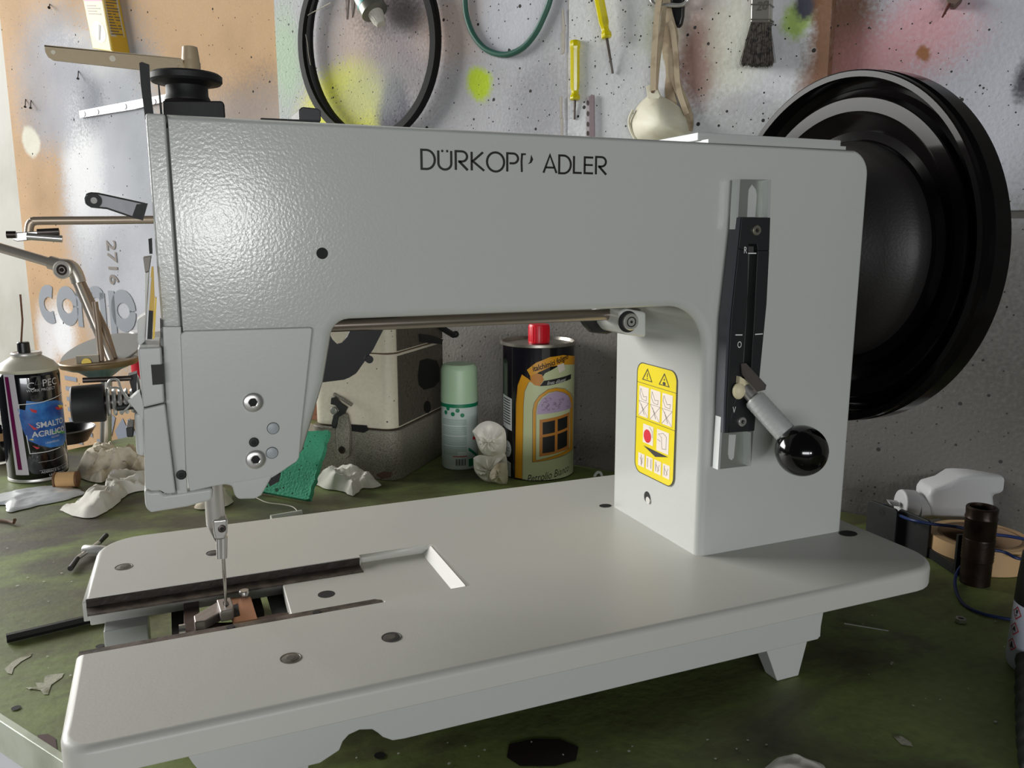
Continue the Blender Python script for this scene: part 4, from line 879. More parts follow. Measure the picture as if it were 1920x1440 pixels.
# white can with red band, behind the head
C4 = pz(276, 822, 0)+FH*.03; R4 = .026; Z4 = lambda y: zoff(262, y, C4); Z4l = lambda y: zfront(262, y, C4, R4)
w4 = thing('aerosol_can', 'white can with a red band and black letters, mostly hidden behind the machine head', 'can', (C4.x, C4.y, 0))
bm = B(); lathe(bm, [(0, R4*.95), (.002, R4), (Z4(628), R4), (Z4(620), R4*.92), (Z4(619), R4*.80), (Z4(622), 0)], (C4.x, C4.y, 0)); cb4 = ob('can_body', bm, M('can_white', (226, 226, 226), .3), w4)
m4 = cylmap(C4, R4, camang(C4), 0); U4 = lambda x: uoff(x, C4, R4)
decal('red_band', flat([rect2(-R4*1.5, Z4l(712), R4*1.5, Z4l(676))]), M('band_red', (216, 24, 50), .35), m4, cb4, .0002, .004)
ctext('WÜRTH', 234, 660, .012, blackm, m4, U4, Z4l, par=cb4, h=.0003, xs=.8)

# mint capped spray can
C5 = axis_at(863, 883, .0228); R5 = .0228; Z5 = lambda y: zoff(863, y, C5); Z5l = lambda y: zfront(863, y, C5, R5); k5 = .0228
w5 = thing('spray_can', 'slim spray can with a mint green cap and pale green printed label', 'spray can', (C5.x, C5.y, 0))
zc5 = Z5l(757); zt5 = Z5(683)
bm = B(); lathe(bm, [(0, R5*.9), (.0015, R5*.98), (.004, R5), (zc5, R5), (zc5, 0)], (C5.x, C5.y, 0), seg=64); b5 = ob('can_body', bm, M('can_pale', (196, 208, 202), .35), w5)
bm = B(); lathe(bm, [(zc5, 0), (zc5, R5*1.02), (zt5-.006, R5*.985), (zt5-.002, R5*.94), (zt5+.001, R5*.82), (zt5+.001, R5*.6), (zt5, 0)], (C5.x, C5.y, 0), seg=64); ob('cap', bm, M('mint_plastic', (178, 206, 172), .4), w5)
m5 = cylmap(C5, R5, camang(C5), 0); U5 = lambda x: uoff(x, C5, R5)
gr5 = M('print_green', (16, 122, 84), .4); gp5 = M('print_greygreen', (132, 158, 146), .5)
decal('green_band', flat([rect2(-R5*1.5, zc5-.0055, R5*1.5, zc5-.001)]), gr5, m5, b5, .0002, .003)
decal('green_spot', flat([disc2(U5(x), Z5l(y), .0026) for x, y in ((839, 767), (857, 770), (835, 775), (848, 777), (866, 779))]), gr5, m5, b5, .0002)
pl_ = []
for i in range(30):
    y = 788+i*2.35
    if i % 8 == 5: continue
    pl_.append(rect2(U5(829), Z5l(y), U5(874 if y < 848 else 856), Z5l(y)+.0007))
decal('small_print', flat(pl_), gp5, m5, b5, .0002, .003)
decal('barcode', flat([rect2(U5(853)+i*.0012, Z5l(873), U5(853)+i*.0012+(.0004+.0005*(i*7 % 3 == 0)), Z5l(861)) for i in range(10)]), blackm, m5, b5, .0003)
decal('red_line', flat([rect2(U5(847), Z5l(857), U5(874), Z5l(855.5))]+stroke(disc2(U5(889), Z5l(824), .003), .0005, True)+[rect2(U5(885), Z5l(827), U5(893), Z5l(822))]), M('print_red', (190, 40, 50), .4), m5, b5, .0003, .003)
decal('green_corner', flat([[(U5(877), Z5l(876)), (U5(893), Z5l(876)), (U5(893), Z5l(862)), (U5(877), Z5l(862))], [(U5(877), Z5l(840)), (U5(894), Z5l(860)), (U5(894), Z5l(866)), (U5(877), Z5l(846))]]), gr5, m5, b5, .0002, .003)

# large black tin with red cap
C6 = pz(1010, 908, 0); C6 = V((C6.x, C6.y, 0))+FH*.055; R6 = 68.5/pxl(V((C6.x, C6.y, .1)))*.995; Z6 = lambda y: zoff(1010, y, C6); Z6l = lambda y: zfront(1010, y, C6, R6)
w6 = thing('solvent_tin', 'black round solvent tin with red screw cap and a yellow arched window label', 'tin', (C6.x, C6.y, 0))
zt6 = Z6(640)
bm = B(); lathe(bm, [(0, R6*.97), (.001, R6*1.01), (.003, R6), (zt6-.002, R6), (zt6-.002, 0)], (C6.x, C6.y, 0), seg=72); b6 = ob('tin_body', bm, M('tin_black', (18, 15, 22), .14, 0, coat=.5), w6)
bm = B(); lathe(bm, [(zt6-.003, R6*.99), (zt6-.002, R6*1.025), (zt6+.001, R6*1.025), (zt6+.0015, R6*.985), (zt6-.002, R6*.95), (zt6-.001, 0)], (C6.x, C6.y, 0), seg=72); ob('tin_top', bm, tin, w6)
cc6 = V((C6.x, C6.y, 0))-FH*.004+RGT*.001
bm = B(); lathe(bm, [(zt6-.001, .0125), (Z6(610), .0125), (Z6(607), .0118), (Z6(606), 0)], cc6, seg=40)
cap6 = ob('screw_cap', bm, M('red_plastic', (222, 16, 40), .35), w6)
bm = B()
for i in range(24):
    a = i*math.pi/12; p = cc6+V((math.cos(a)*.0125, math.sin(a)*.0125, 0)); cyl(bm, p+V((0, 0, zt6+.001)), p+V((0, 0, Z6(611))), .0004, seg=5)
o = ob('cap_ribs', bm, M('red_plastic', (222, 16, 40), .35), cap6); o['kind'] = 'stuff'
m6 = cylmap(C6, R6, camang(C6), 0); U6 = lambda x: uoff(x, C6, R6)
def D6(name, polys, m, h): return decal(name, flat(polys), m, m6, b6, h, .003)
def q6(l): return [(U6(x), max(.001, Z6l(y))) for x, y in l]
orange = M('label_orange', (226, 158, 32), .35); pale = M('label_pale', (206, 212, 168), .35); lil = M('label_lilac', (186, 164, 196), .4)
edge_r = 1077
D6('label_arch', [q6([(966, 925), (968, 760), (971, 725), (979, 703), (995, 714), (1010, 722), (1030, 720), (1077, 712), (1077, 925)])], orange, .0002)
D6('label_field', [q6([(980, 925), (982, 760), (984, 735), (992, 716), (1008, 720), (1022, 700), (1050, 686), (1077, 684), (1077, 925)])], pale, .0003)
D6('label_banner', [q6([(988, 694), (1005, 680), (1030, 670), (1055, 668), (1077, 676), (1077, 692), (1055, 686), (1032, 688), (1010, 698), (996, 708)])], orange, .0004)
D6('label_scroll', [q6([(994, 706), (1005, 700), (1016, 702), (1020, 712), (1012, 724), (1002, 722), (996, 716)])], M('label_orange_dark', (206, 132, 30), .4), .00045)
D6('label_ribbon', [q6([(1012, 724), (1020, 714), (1050, 710), (1070, 707), (1070, 716), (1050, 720), (1030, 723)])], blackm, .0005)
ctext('italchimici foligno', 1036, 686, .0088, blackm, m6, U6, Z6l, shear=.2, bold=.0002, par=b6, rot=.28, xs=.78, h=.0006)
ctext('linea diluenti', 1044, 720, .0062, white, m6, U6, Z6l, shear=.5, par=b6, rot=.1, h=.0007, xs=.8)
D6('label_crest', [q6([(1044, 686), (1056, 683), (1059, 696), (1048, 701)])], M('label_white', (238, 226, 214), .4), .0006)
arch = lambda k: [(1000+k, 866-k*.5), (1000+k, 770), (1003+k, 755), (1012+k*.8, 742+k*.5), (1028, 731+k), (1043, 729+k), (1058-k*.5, 733+k), (1069-k*.5, 744+k*.6), (1074-k, 758+k*.3), (1075-k, 853-k)]
D6('arch_outline', stroke(q6(arch(-.8)), .0005, True)+stroke(q6(arch(5.5)), .0004, True)+stroke(q6([(966, 905), (968, 760), (971, 725), (979, 703), (992, 711)]), .0004)+stroke(q6([(980, 905), (982, 760), (984, 735), (992, 716)]), .0004), M('outline_brown', (120, 70, 30), .5), .0008)
D6('arch_frame', [q6(arch(0))], orange, .0004); D6('arch_field', [q6(arch(5))], pale, .0005)
D6('lunette', [q6([(1007, 777), (1008, 762), (1016, 748), (1030, 738), (1045, 735), (1060, 741), (1068, 752), (1071, 766), (1071, 772)])], lil, .0006)
random.seed(11); sq = []
for i in range(26):
    x = random.uniform(1018, 1066); y = random.uniform(748, 770); a = random.uniform(0, 6)
    sq += stroke([(U6(x)+.0014*math.cos(a+k)*(k*.3+.3), Z6l(y)+.0014*math.sin(a+k)*(k*.3+.3)) for k in range(5)], .00035)
D6('floral_scribble', sq, M('scribble', (52, 44, 50), .5), .0007)
D6('window_frame', [q6([(1012, 787), (1068, 779), (1068, 848), (1012, 856)])], M('frame_ochre', (196, 128, 54), .4), .0006)
D6('window_pane', [q6(p) for p in (((1018, 792), (1041, 789), (1041, 812), (1018, 815)), ((1046, 788), (1064, 785), (1064, 807), (1046, 811)), ((1018, 820), (1041, 817), (1041, 848), (1018, 850)), ((1046, 816), (1064, 812), (1064, 842), (1046, 846)))], blackm, .0007)
ctext('Petrolio Bianco', 1034, 898, .0128, blackm, m6, U6, Z6l, shear=.45, par=b6, rot=.16, h=.0004, xs=.72)
D6('barcode_patch', [q6([(944, 746), (960, 752), (960, 813), (944, 808)])], white, .0003)
D6('barcode', [q6([(945, y), (957, y+3), (957, y+5), (945, y+2)]) for y in range(752, 800, 5)], blackm, .0004)
D6('white_disc', [q6([(951+8*math.cos(a*.5236), 849+16*math.sin(a*.5236)) for a in range(12)])], white, .0003)
ctext('ACC', 951, 853, .0066, blackm, m6, U6, Z6l, par=b6, xs=.8)
D6('white_patch', [q6([(944, 868), (958, 874), (958, 905), (944, 900)])], white, .0003)
D6('small_print', [q6([(946, y), (956, y+3), (956, y+4), (946, y+1)]) for y in range(874, 898, 3)], gp5, .0004)

# dark tall tin behind the column
C7 = axis_at(1166, 840, .017); Z7 = zoff(1150, 703, C7)
w7 = thing('dark_tin', 'narrow dark tin with a grey rim standing between the solvent tin and the machine column', 'tin', (C7.x, C7.y, 0))
R7 = 24/pxl(V((C7.x, C7.y, .08)))
bm = B(); lathe(bm, [(0, R7), (Z7, R7), (Z7, R7*.9), (Z7-.004, R7*.9), (Z7-.004, 0)], (C7.x, C7.y, 0)); ob('tin_body', bm, M('tin_dark', (22, 20, 24), .3), w7)
bm = B(); lathe(bm, [(Z7-.001, R7*1.0), (Z7, R7*1.05), (Z7+.0015, R7*1.03), (Z7+.001, R7*.9)], (C7.x, C7.y, 0), closed=True); ob('rim', bm, M('rim_grey', (120, 120, 124), .3, .4), w7)

# old dirty machine housing
Pn = pz(742, 902, 0); a0 = math.radians(42)
ox = V((-math.cos(a0), math.sin(a0), 0)); oy = V((math.sin(a0), math.cos(a0), 0))
om = thing('old_machine_housing', 'grimy old cream machine housing on a speckled grey cast base', 'machine', tuple(Pn))
OM = Matrix(((ox.x, oy.x, 0, Pn.x), (ox.y, oy.y, 0, Pn.y), (0, 0, 1, 0), (0, 0, 0, 1)))
def oq(x, y, side):      # pixel -> local on the left (0) or right (1) face
    n = oy if side == 0 else ox; P = pn(x, y, n, Pn.dot(n)); return P
Lw = (oq(588, 850, 0)-Pn).dot(ox); Rw = (oq(838, 800, 1)-Pn).dot(oy); jz = oq(740, 808, 0).z
def rr(x0, x1, y0, y1, r, n=5):
    return [(x, y) for x, y in arc(x0+r, y0+r, r, 180, 270, n)+arc(x1-r, y0+r, r, 270, 360, n)+arc(x1-r, y1-r, r, 0, 90, n)+arc(x0+r, y1-r, r, 90, 180, n)]
HB_ = oq(742, 666, 0).z-jz-.001; HT_ = max(.03, oq(836, 604, 1).z-(HB_+jz+.002))
castb = M('speckled_cast', (140, 136, 122), .6, .1, (350, .4), (900, (84, 78, 70), .46, .66))
grime = paint_mat('grimy_cream', (212, 204, 184), [], specks=.05, rough=.45, grain=.10, speckcol=(60, 50, 42))
grime_shaded = paint_mat('grimy_shaded_side', (84, 78, 68), [], specks=.12, rough=.6, grain=.45, speckcol=(36, 32, 28), bump=.6)
bm = B(); prism(bm, [OM@V((x, y, 0)) for x, y in rr(-.004, Lw+.004, -.004, Rw+.004, .018)], (0, 0, jz-.001)); ob('cast_base', bm, castb, om, bevel=.0015)
bm = B(); prism(bm, [OM@V((x, y, jz+.0008)) for x, y in rr(0, Lw, 0, Rw, .016)], (0, 0, HB_)); up = ob('housing', bm, grime, om, bevel=.0012)
zt8 = HB_+jz+.002
bm = B(); prism(bm, [OM@V((x, y, zt8)) for x, y in rr(.0005, Lw-.0005, .0005, Rw-.0005, .016)], (0, 0, HT_)); ob('housing_lid', bm, grime, om, bevel=.0012)
bm = B(); prism(bm, [OM@V((x, y, jz)) for x, y in rr(.001, Lw-.001, .001, Rw-.001, .015)], (0, 0, HB_+.0035)); ob('joint_gasket', bm, M('gasket_brown', (90, 72, 56), .8), om)
# right side sheets: rusty grime plus shade put into the colour; round opening
bm = B(); prism(bm, [OM@V((-.0006, .012, jz+.003)), OM@V((-.0006, Rw-.012, jz+.003)), OM@V((-.0006, Rw-.012, jz+HB_-.002)), OM@V((-.0006, .012, jz+HB_-.002))], ox*.001); ob('side_shade_plate', bm, grime_shaded, om)
bm = B(); prism(bm, [OM@V((-.0006, .012, zt8+.002)), OM@V((-.0006, Rw-.012, zt8+.002)), OM@V((-.0006, Rw-.012, zt8+HT_-.002)), OM@V((-.0006, .012, zt8+HT_-.002))], ox*.001); ob('side_shade_plate', bm, grime_shaded, om)
hp = [oq(x, y, 1)-ox*.0009 for x, y in ((784, 690), (786, 676), (800, 672), (818, 676), (823, 690), (823, 715), (812, 726), (794, 731), (784, 722), (782, 705))]
bm = B(); bm.faces.new([bm.verts.new(p) for p in hp]); ob('round_opening', bm, darkhole, om)
hp = [oq(800+7*math.cos(k*.63), 763+12*math.sin(k*.63), 1)-ox*.001 for k in range(10)]
bm = B(); bm.faces.new([bm.verts.new(p) for p in hp]); ob('drain_hole', bm, darkhole, om)
bm = B(); prism(bm, [oq(x, y, 1)-ox*.001 for x, y in ((783, 626), (800, 628), (824, 636), (822, 645), (800, 643), (785, 641))], -ox*.004); ob('lid_handle', bm, blackm, om)
kc = oq(822, 625, 1)-ox*.006
bm = B(); tube(bm, [oq(814, 606, 1)-ox*.004, oq(826, 618, 1)-ox*.006, oq(840, 628, 1)-ox*.008], .004, 12); ball(bm, oq(841, 626, 1)-ox*.010, .0046, 20); ob('black_clamp', bm, blackm, om)
# latch on the left face
ly = oy
bm = B(); prism(bm, [oq(x, y, 0)-oy*.006 for x, y in ((642, 850), (640, 800), (644, 780), (651, 768), (660, 775), (665, 800), (664, 850), (656, 857), (646, 856))], -oy*.006); lt_ = ob('latch_arm', bm, castb, om, bevel=.001)
bolt('latch_screw', oq(651, 839, 0)-oy*.012, -oy, .0045, .001, steeld, lt_, .2)
bm = B(); prism(bm, [oq(x, y, 0)-oy*.010 for x, y in ((632, 742), (640, 740), (650, 752), (662, 760), (656, 772), (646, 778), (640, 796), (632, 793), (636, 774), (646, 765), (640, 756), (631, 754))], -oy*.004); lv = ob('latch_lever', bm, M('lever_dark', (62, 62, 60), .45, .5), om, bevel=.0008)
bm = B(); lathe(bm, [(0, .0044), (.003, .0044), (.0034, .0036), (.0034, 0)], oq(639, 765, 0)-oy*.014, -oy, 24); ob('latch_nut', bm, M('nut_grey', (160, 158, 150), .4, .6), lv)
bm = B(); tube(bm, [oq(630, 738, 0)-oy*.004, oq(650, 748, 0)-oy*.006, oq(664, 758, 0)-oy*.005], .0022, 8); ob('latch_bail', bm, castb, om)
bm = B(); prism(bm, [oq(x, y, 0)-oy*.0046 for x, y in ((626, 792), (690, 797), (693, 806), (686, 810), (627, 801))], oy*.002); ob('latch_slot', bm, darkhole, om)
bm = B(); bm.faces.new([bm.verts.new(oq(x, y, 0)-oy*.0045) for x, y in ((708, 888), (722, 882), (738, 884), (736, 893), (718, 896))]); ob('paint_scar', bm, M('rust_scar', (88, 60, 48), .8), om)

# crumpled paper
def paper(name, label, cat, outline, h, m, seed=1, group=None, ridge=1.0, par=None, base=0.0):
    """crumpled sheet: follows an outline on the bench, heaped in the middle, with sharp folds"""
    P = [pz(x, y, base) for x, y in outline]; bm = B()
    c = sum(P, V())/len(P); NR = 16; n = len(P); Q = smoothline(P+[P[0]], 6)[:-1]; n = len(Q); off = V((seed*3.1, seed*1.7, 0)); rings = []
    top = []
    for k in range(NR+1):
        t = k/NR; ring = []
        for q in Q:
            p = q.lerp(c, t)
            f = sum((1-abs(noise.noise(V((p.x*1.0, p.y*1.0, 0))*s+off*40)*1.9))*a for s, a in ((24, .66), (55, .22), (120, .12)))
            prof_ = math.sin(min(1, t*2.2)*math.pi/2)**.8
            z = base+.0012+h*prof_*(.12+.95*f*ridge)
            j = noise.noise_vector((p+off)*90)*.003
            ring.append(bm.verts.new((p.x+j.x*(1-t), p.y+j.y*(1-t), max(base+.0008, z))))
        rings.append(ring)
    for a, b in zip(rings, rings[1:]):
        for i in range(n): bm.faces.new((a[i], a[(i+1) % n], b[(i+1) % n], b[i]))
    bmesh.ops.remove_doubles(bm, verts=bm.verts, dist=.0001)
    o = ob(name, bm, m, par, smooth=28)
    so = o.modifiers.new('thick', 'SOLIDIFY'); so.thickness = .0004
    if par is None: tag(o, label, cat, group)
    return o
tissue = M('tissue_white', (232, 228, 218), .9, 0, (160, .25)); tissued = M('tissue_soiled', (222, 212, 190), .9, 0, (160, .3), (50, (176, 160, 130), .5, .68))
paper('crumpled_tissue', 'soiled crumpled tissue heap beside the wooden thread reel', 'tissue', [(148, 878), (175, 862), (185, 858), (225, 868), (262, 862), (300, 866), (300, 900), (250, 892), (215, 894), (190, 906), (165, 903), (145, 892)], .030, tissued, 2)
paper('crumpled_tissue', 'white pointed tissue curling towards the camera below the machine head', 'tissue', [(113, 958), (150, 952), (190, 942), (200, 915), (215, 895), (250, 890), (300, 900), (290, 918), (245, 926), (215, 950), (185, 968), (150, 972)], .018, tissue, 5)
paper('crumpled_tissue', 'white crumpled tissue lying against the old machine base', 'tissue', [(588, 908), (606, 894), (650, 896), (690, 903), (716, 910), (702, 917), (680, 917), (672, 924), (660, 932), (640, 922), (610, 918)], .021, tissue, 8)
paper('crumpled_tissue', 'small tissue scrap with orange stain behind the needle bar', 'tissue', [(365, 952), (385, 938), (420, 925), (436, 935), (432, 948), (400, 955), (375, 958)], .012, tissued, 12)
tis3 = thing('crumpled_tissue', 'standing crumpled tissue between the mint spray can and the solvent tin', 'tissue', tuple(pz(920, 905, 0)))
Pt = pz(918, 904, 0)
def petal(outline, dy, bulge, m, seed):
    P0_ = Pt+FH*dy; Q = smoothline([pv(x, y, P0_) for x, y in outline]+[pv(*outline[0], P0_)], 5)[:-1]; c = sum(Q, V())/len(Q); n = len(Q); rings = []; bm = B()
    for k in range(13):
        t = k/12; ring = []
        for q in Q:
            p = q.lerp(c, t); r = p-c; a = math.atan2(r.z, r.dot(RGT)); 
            f = (1-abs(noise.noise(V((a*1.3, t*1.2, seed)))*2))*.7+(1-abs(noise.noise(p*70+V((seed, 0, 0)))*2))*.3
            z_ = p-FH*(bulge*(.25+.9*f)*math.sin(min(1, t*1.3+.08)*math.pi/2)); ring.append(bm.verts.new(V((z_.x, z_.y, max(.0008, z_.z)))))
        rings.append(ring)
    for a_, b_ in zip(rings, rings[1:]):
        for i in range(n): bm.faces.new((a_[i], a_[(i+1) % n], b_[(i+1) % n], b_[i]))
    bmesh.ops.remove_doubles(bm, verts=bm.verts, dist=.0001)
    o = ob('tissue_fold', bm, m, tis3, smooth=30); so = o.modifiers.new('thick', 'SOLIDIFY'); so.thickness = .0004; return o
petal([(886, 808), (900, 794), (918, 789), (938, 797), (948, 812), (946, 852), (926, 857), (908, 852), (898, 838), (892, 820)], .006, .016, tissue, 3)
petal([(888, 858), (900, 853), (925, 856), (948, 852), (950, 905), (935, 908), (912, 902), (900, 894), (890, 880)], .002, .012, tissue, 9)
petal([(922, 880), (935, 868), (950, 872), (950, 906), (930, 904), (918, 894)], -.008, .008, tissued, 14)
# thread reel
Rc = pz(126, 914, 0)+V((0, 0, .0095)); ra = (RGT*.98+FH*.2).normalized()
rl = thing('thread_reel', 'small wooden reel wound with tan thread, lying beside the blue-labelled spray can', 'thread reel', (Rc.x, Rc.y, 0))
bm = B(); lathe(bm, [(-.0125, 0), (-.0125, .0095), (-.0105, .0095), (-.010, .007), (.010, .007), (.0105, .0095), (.0125, .0095), (.0125, 0)], Rc, ra, 32); ob('reel', bm, M('reel_wood', (120, 84, 56), .6), rl)
bm = B(); lathe(bm, [(-.010+k*.0005, .0086+(.0002 if k % 2 else 0)) for k in range(41)]+[(.010, .007), (-.010, .007)], Rc, ra, 32, closed=True); ob('thread', bm, M('thread_tan', (222, 180, 128), .8), rl)
bm = B(); tube(bm, smoothline([pz(112, 914, .002), pz(100, 914, .001), pz(84, 911, .001)], 4), .0005, 6); ob('loose_end', bm, M('thread_tan', (222, 180, 128), .8), rl)
# plastic sheet
bm = B(); o = paper('plastic_sheet', 'translucent white plastic sleeve lying flat in front of the blue-labelled can', 'plastic sheet', [(-30, 938), (0, 928), (60, 916), (110, 912), (150, 920), (158, 928), (110, 942), (60, 952), (16, 962), (10, 948), (-30, 950)], .004, M('plastic_white', (206, 210, 212), .3), 3)
# sponge cloth
s_p = [pz(583, 943, .0008), pz(428, 908, .0008), pz(462, 860, .012), None, None]
SB = thing('sponge_sheet', 'green porous sponge sheet propped up against the crumpled tissue', 'sponge', tuple(pz(560, 930, 0)))
Q0, Q1 = pz(584, 942, .0010), pz(440, 915, .0010); Ph = Q0+FH*.055
Q2 = pv(622, 812, Ph); Q3 = pv(470, 826, Ph)
NX, NY = 26, 18; g1 = []; bm = B(); nn = (Q1-Q0).cross(Q2-Q0).normalized()
if nn.z < 0: nn = -nn
for i in range(NX+1):
    row = []
    for j in range(NY+1):
        a, b_ = i/NX, j/NY; p = (Q0*(1-a)+Q1*a)*(1-b_)+(Q2*(1-a)+Q3*a)*b_
        e_ = (i in (0, NX) or j in (0, NY)); p = p+nn*(.003*math.sin(a*5)*b_)+((V((noise.noise(p*160), noise.noise(p*160+V((9, 0, 0))), noise.noise(p*150+V((0, 5, 0)))))*.0030) if (j == NY or i == 0) else V())
        row.append((bm.verts.new(p+nn*.006), bm.verts.new(p)))
    g1.append(row)
for i in range(NX):
    for j in range(NY):
        for s in (0, 1): bm.faces.new((g1[i][j][s], g1[i+1][j][s], g1[i+1][j+1][s], g1[i][j+1][s]))
for i in range(NX):
    for j in (0, NY): bm.faces.new((g1[i][j][0], g1[i+1][j][0], g1[i+1][j][1], g1[i][j][1]))
for j in range(NY):
    for i in (0, NX): bm.faces.new((g1[i][j][0], g1[i][j+1][0], g1[i][j+1][1], g1[i][j][1]))
spm = paint_mat('sponge_green', (76, 172, 134), [], specks=.35, rough=.9, speckcol=(22, 78, 58), grain=.15, gscale=400, bump=.8)
ob('sponge', bm, spm, SB, smooth=30)
# white dome behind the sponge
bm = B(); c = pz(572, 845, 0); ball(bm, c+V((0, 0, .018)), .022, 32, (1, 1, .95)); o = ob('white_ball', bm, M('ball_white', (226, 220, 216), .5), None); tag(o, 'white rounded object peeping out between the machine head and the old housing', 'ball')
for v in o.data.vertices: v.co.z = max(.0005, v.co.z)
# white plastic tube with thread
wt = thing('thread_tube', 'small white plastic tube with a curl of thread behind the machine bed', 'tube', tuple(pz(537, 968, 0)))
bm = B(); cyl(bm, pz(508, 972, .004), pz(566, 962, .004), .0034, seg=20); ob('tube', bm, M('tube_white', (206, 210, 200), .35), wt)
bm = B(); tube(bm, smoothline([pz(*q, .003) for q in ((478, 932), (500, 942), (530, 946), (550, 951), (560, 962))], 5), .0005, 6); ob('thread', bm, M('thread_white', (214, 208, 190), .8), wt)
# white hook behind the bed
bm = B(); hkc = pz(1122, 893, .0); tube(bm, smoothline([pv(x, y, hkc) for x, y in ((1115, 905), (1115, 893), (1120, 886), (1126, 887), (1129, 896), (1129, 906))], 5), .0018, 10); o = ob('white_hook', bm, white); tag(o, 'small white plastic loop standing just behind the bed beside the solvent tin', 'hook')
# tap wrench, hex rod, bit
tw = thing('tap_wrench', 'small T-handled tap wrench with black rod tips, left of the machine bed', 'wrench', tuple(pz(165, 1030, 0)))
bm = B(); cyl(bm, pz(132, 1066, .004), pz(146, 1046, .004), .0024, .0020, seg=12); ob('rod_tip', bm, blackm, tw)
bm = B(); cyl(bm, pz(186, 1018, .006), pz(199, 1004, .006), .0020, .0024, seg=12); ob('rod_tip', bm, blackm, tw)
bm = B(); cyl(bm, pz(145, 1047, .004), pz(187, 1017, .006), .0020, seg=12); ob('rod', bm, steel, tw)
bm = B(); lathe(bm, [(0, 0), (0, .0036), (.001, .0042), (.016, .0042), (.022, .0034), (.022, 0)], pz(157, 1030, .006), RGT*.95-FH*.1, 24); ob('handle', bm, M('handle_silver', (214, 214, 210), .35, .6), tw)
bm = B(); P0, P1 = pz(12, 1197, .0035), pz(200, 1153, .0035); cyl(bm, P0, P0+(P1-P0).normalized()*.10, .0034, seg=6); o = ob('hex_bar', bm, M('blackened_steel', (34, 34, 32), .45, .4)); tag(o, 'long black hexagonal bar lying on the bench and running under the machine bed', 'bar')
bm = B(); tube(bm, [pz(-20, 972, .002), pz(15, 977, .002), pz(26, 980, .003), pz(28, 974, .005)], .0016, 8); o = ob('bent_wire', bm, M('rust_wire', (96, 66, 40), .7)); tag(o, 'short rusty bent wire at the left edge of the bench', 'wire')
# ------------------------------------------------------------ right side
tr = thing('trigger_sprayer', 'white trigger spray head on a dark bottle lying on the bench at the right', 'spray bottle', tuple(pz(1800, 1010, 0)))
Pq = pz(1800, 1012, 0)+FH*.008; tw_ = M('trigger_white', (190, 190, 190), .5, 0, (300, .15))
def tq(l, dy): return [pv(x, y, Pq+FH*dy) for x, y in l]
bm = B(); prism(bm, tq([(1742, 926), (1752, 914), (1780, 906), (1800, 893), (1830, 889), (1895, 891), (1911, 899), (1912, 921), (1865, 930), (1868, 955), (1872, 975), (1866, 990), (1850, 993), (1800, 985), (1770, 978), (1745, 968)], 0), FH*.030); ob('shroud', bm, tw_, tr, bevel=.005, seg=4)
bm = B(); cyl(bm, pv(1716, 950, Pq+FH*.015), pv(1752, 948, Pq+FH*.015), .0135, .0125, seg=32); ob('neck', bm, tw_, tr)
bm = B(); cyl(bm, pv(1687, 944, Pq+FH*.015), pv(1716, 946, Pq+FH*.015), .0140, seg=32); ob('nozzle_cap', bm, tw_, tr, bevel=.002)
bm = B(); prism(bm, tq([(1667, 940), (1686, 942), (1686, 950), (1672, 948)], .01), FH*.006); ob('nozzle_tip', bm, tw_, tr)
bm = B(); q0, q1 = pv(1868, 960, Pq+FH*.02), pv(1990, 972, Pq+FH*.02); lathe(bm, [(0, .014), (.012, .024), (.020, .028), ((q1-q0).length, .028), ((q1-q0).length, 0)], V((q0.x, q0.y, .0285)), V((q1.x-q0.x, q1.y-q0.y, 0)), 40); ob('bottle', bm, M('bottle_dark', (34, 42, 48), .3), tr)
# rusty pipe
Cp = axis_at(1826, 1103, .0135); Rp = 27/pxl(V((Cp.x, Cp.y, .04))); zp = zoff(1836, 950, Cp)
pp_ = thing('steel_pipe', 'short rusty brown steel pipe standing upright on the bench', 'pipe', (Cp.x, Cp.y, 0))
rust = M('rusty_brown', (58, 42, 34), .38, .5, (150, .3), (50, (34, 24, 20), .4, .65))
prf = [(0, Rp*.97), (zp-.010, Rp*1.0), (zp-.009, Rp*1.05), (zp-.007, Rp*.99), (zp-.001, Rp*1.02), (zp, Rp*.95), (zp, Rp*.8), (zp-.006, Rp*.78), (zp-.006, 0)]
bm = B(); lathe(bm, prf, (Cp.x, Cp.y, 0)); pb_ = ob('pipe', bm, rust, pp_)
bm = B(); lathe(bm, [(.02+k*.0014, Rp*(1.0+.0) + (.0004 if k % 2 else 0)) for k in range(int((zp-.045)/.0014))]+[(zp-.03, Rp*.9), (.02, Rp*.9)], (Cp.x, Cp.y, 0), closed=True); ob('thread_zone', bm, rust, pb_)
# tape roll
Ct = pz(1830, 1047, 0)-FH*.002; Rt_ = .041
tr2 = thing('tape_roll', 'roll of tan masking tape lying flat behind the rusty pipe', 'tape roll', (Ct.x, Ct.y, 0))
bm = B(); lathe(bm, [(.0, Rt_), (.022, Rt_), (.022, Rt_*.82), (.0, Rt_*.82)], (Ct.x, Ct.y, .0005), closed=True, seg=64); ob('tape', bm, M('masking_tape', (196, 162, 118), .7, 0, (60, .2), (30, (170, 134, 96), .5, .7)), tr2)
bm = B(); lathe(bm, [(.0, Rt_*.82), (.0225, Rt_*.82), (.0225, Rt_*.78), (.0, Rt_*.78)], (Ct.x, Ct.y, .0005), closed=True, seg=64); ob('core', bm, M('core_card', (120, 96, 72), .8), tr2)
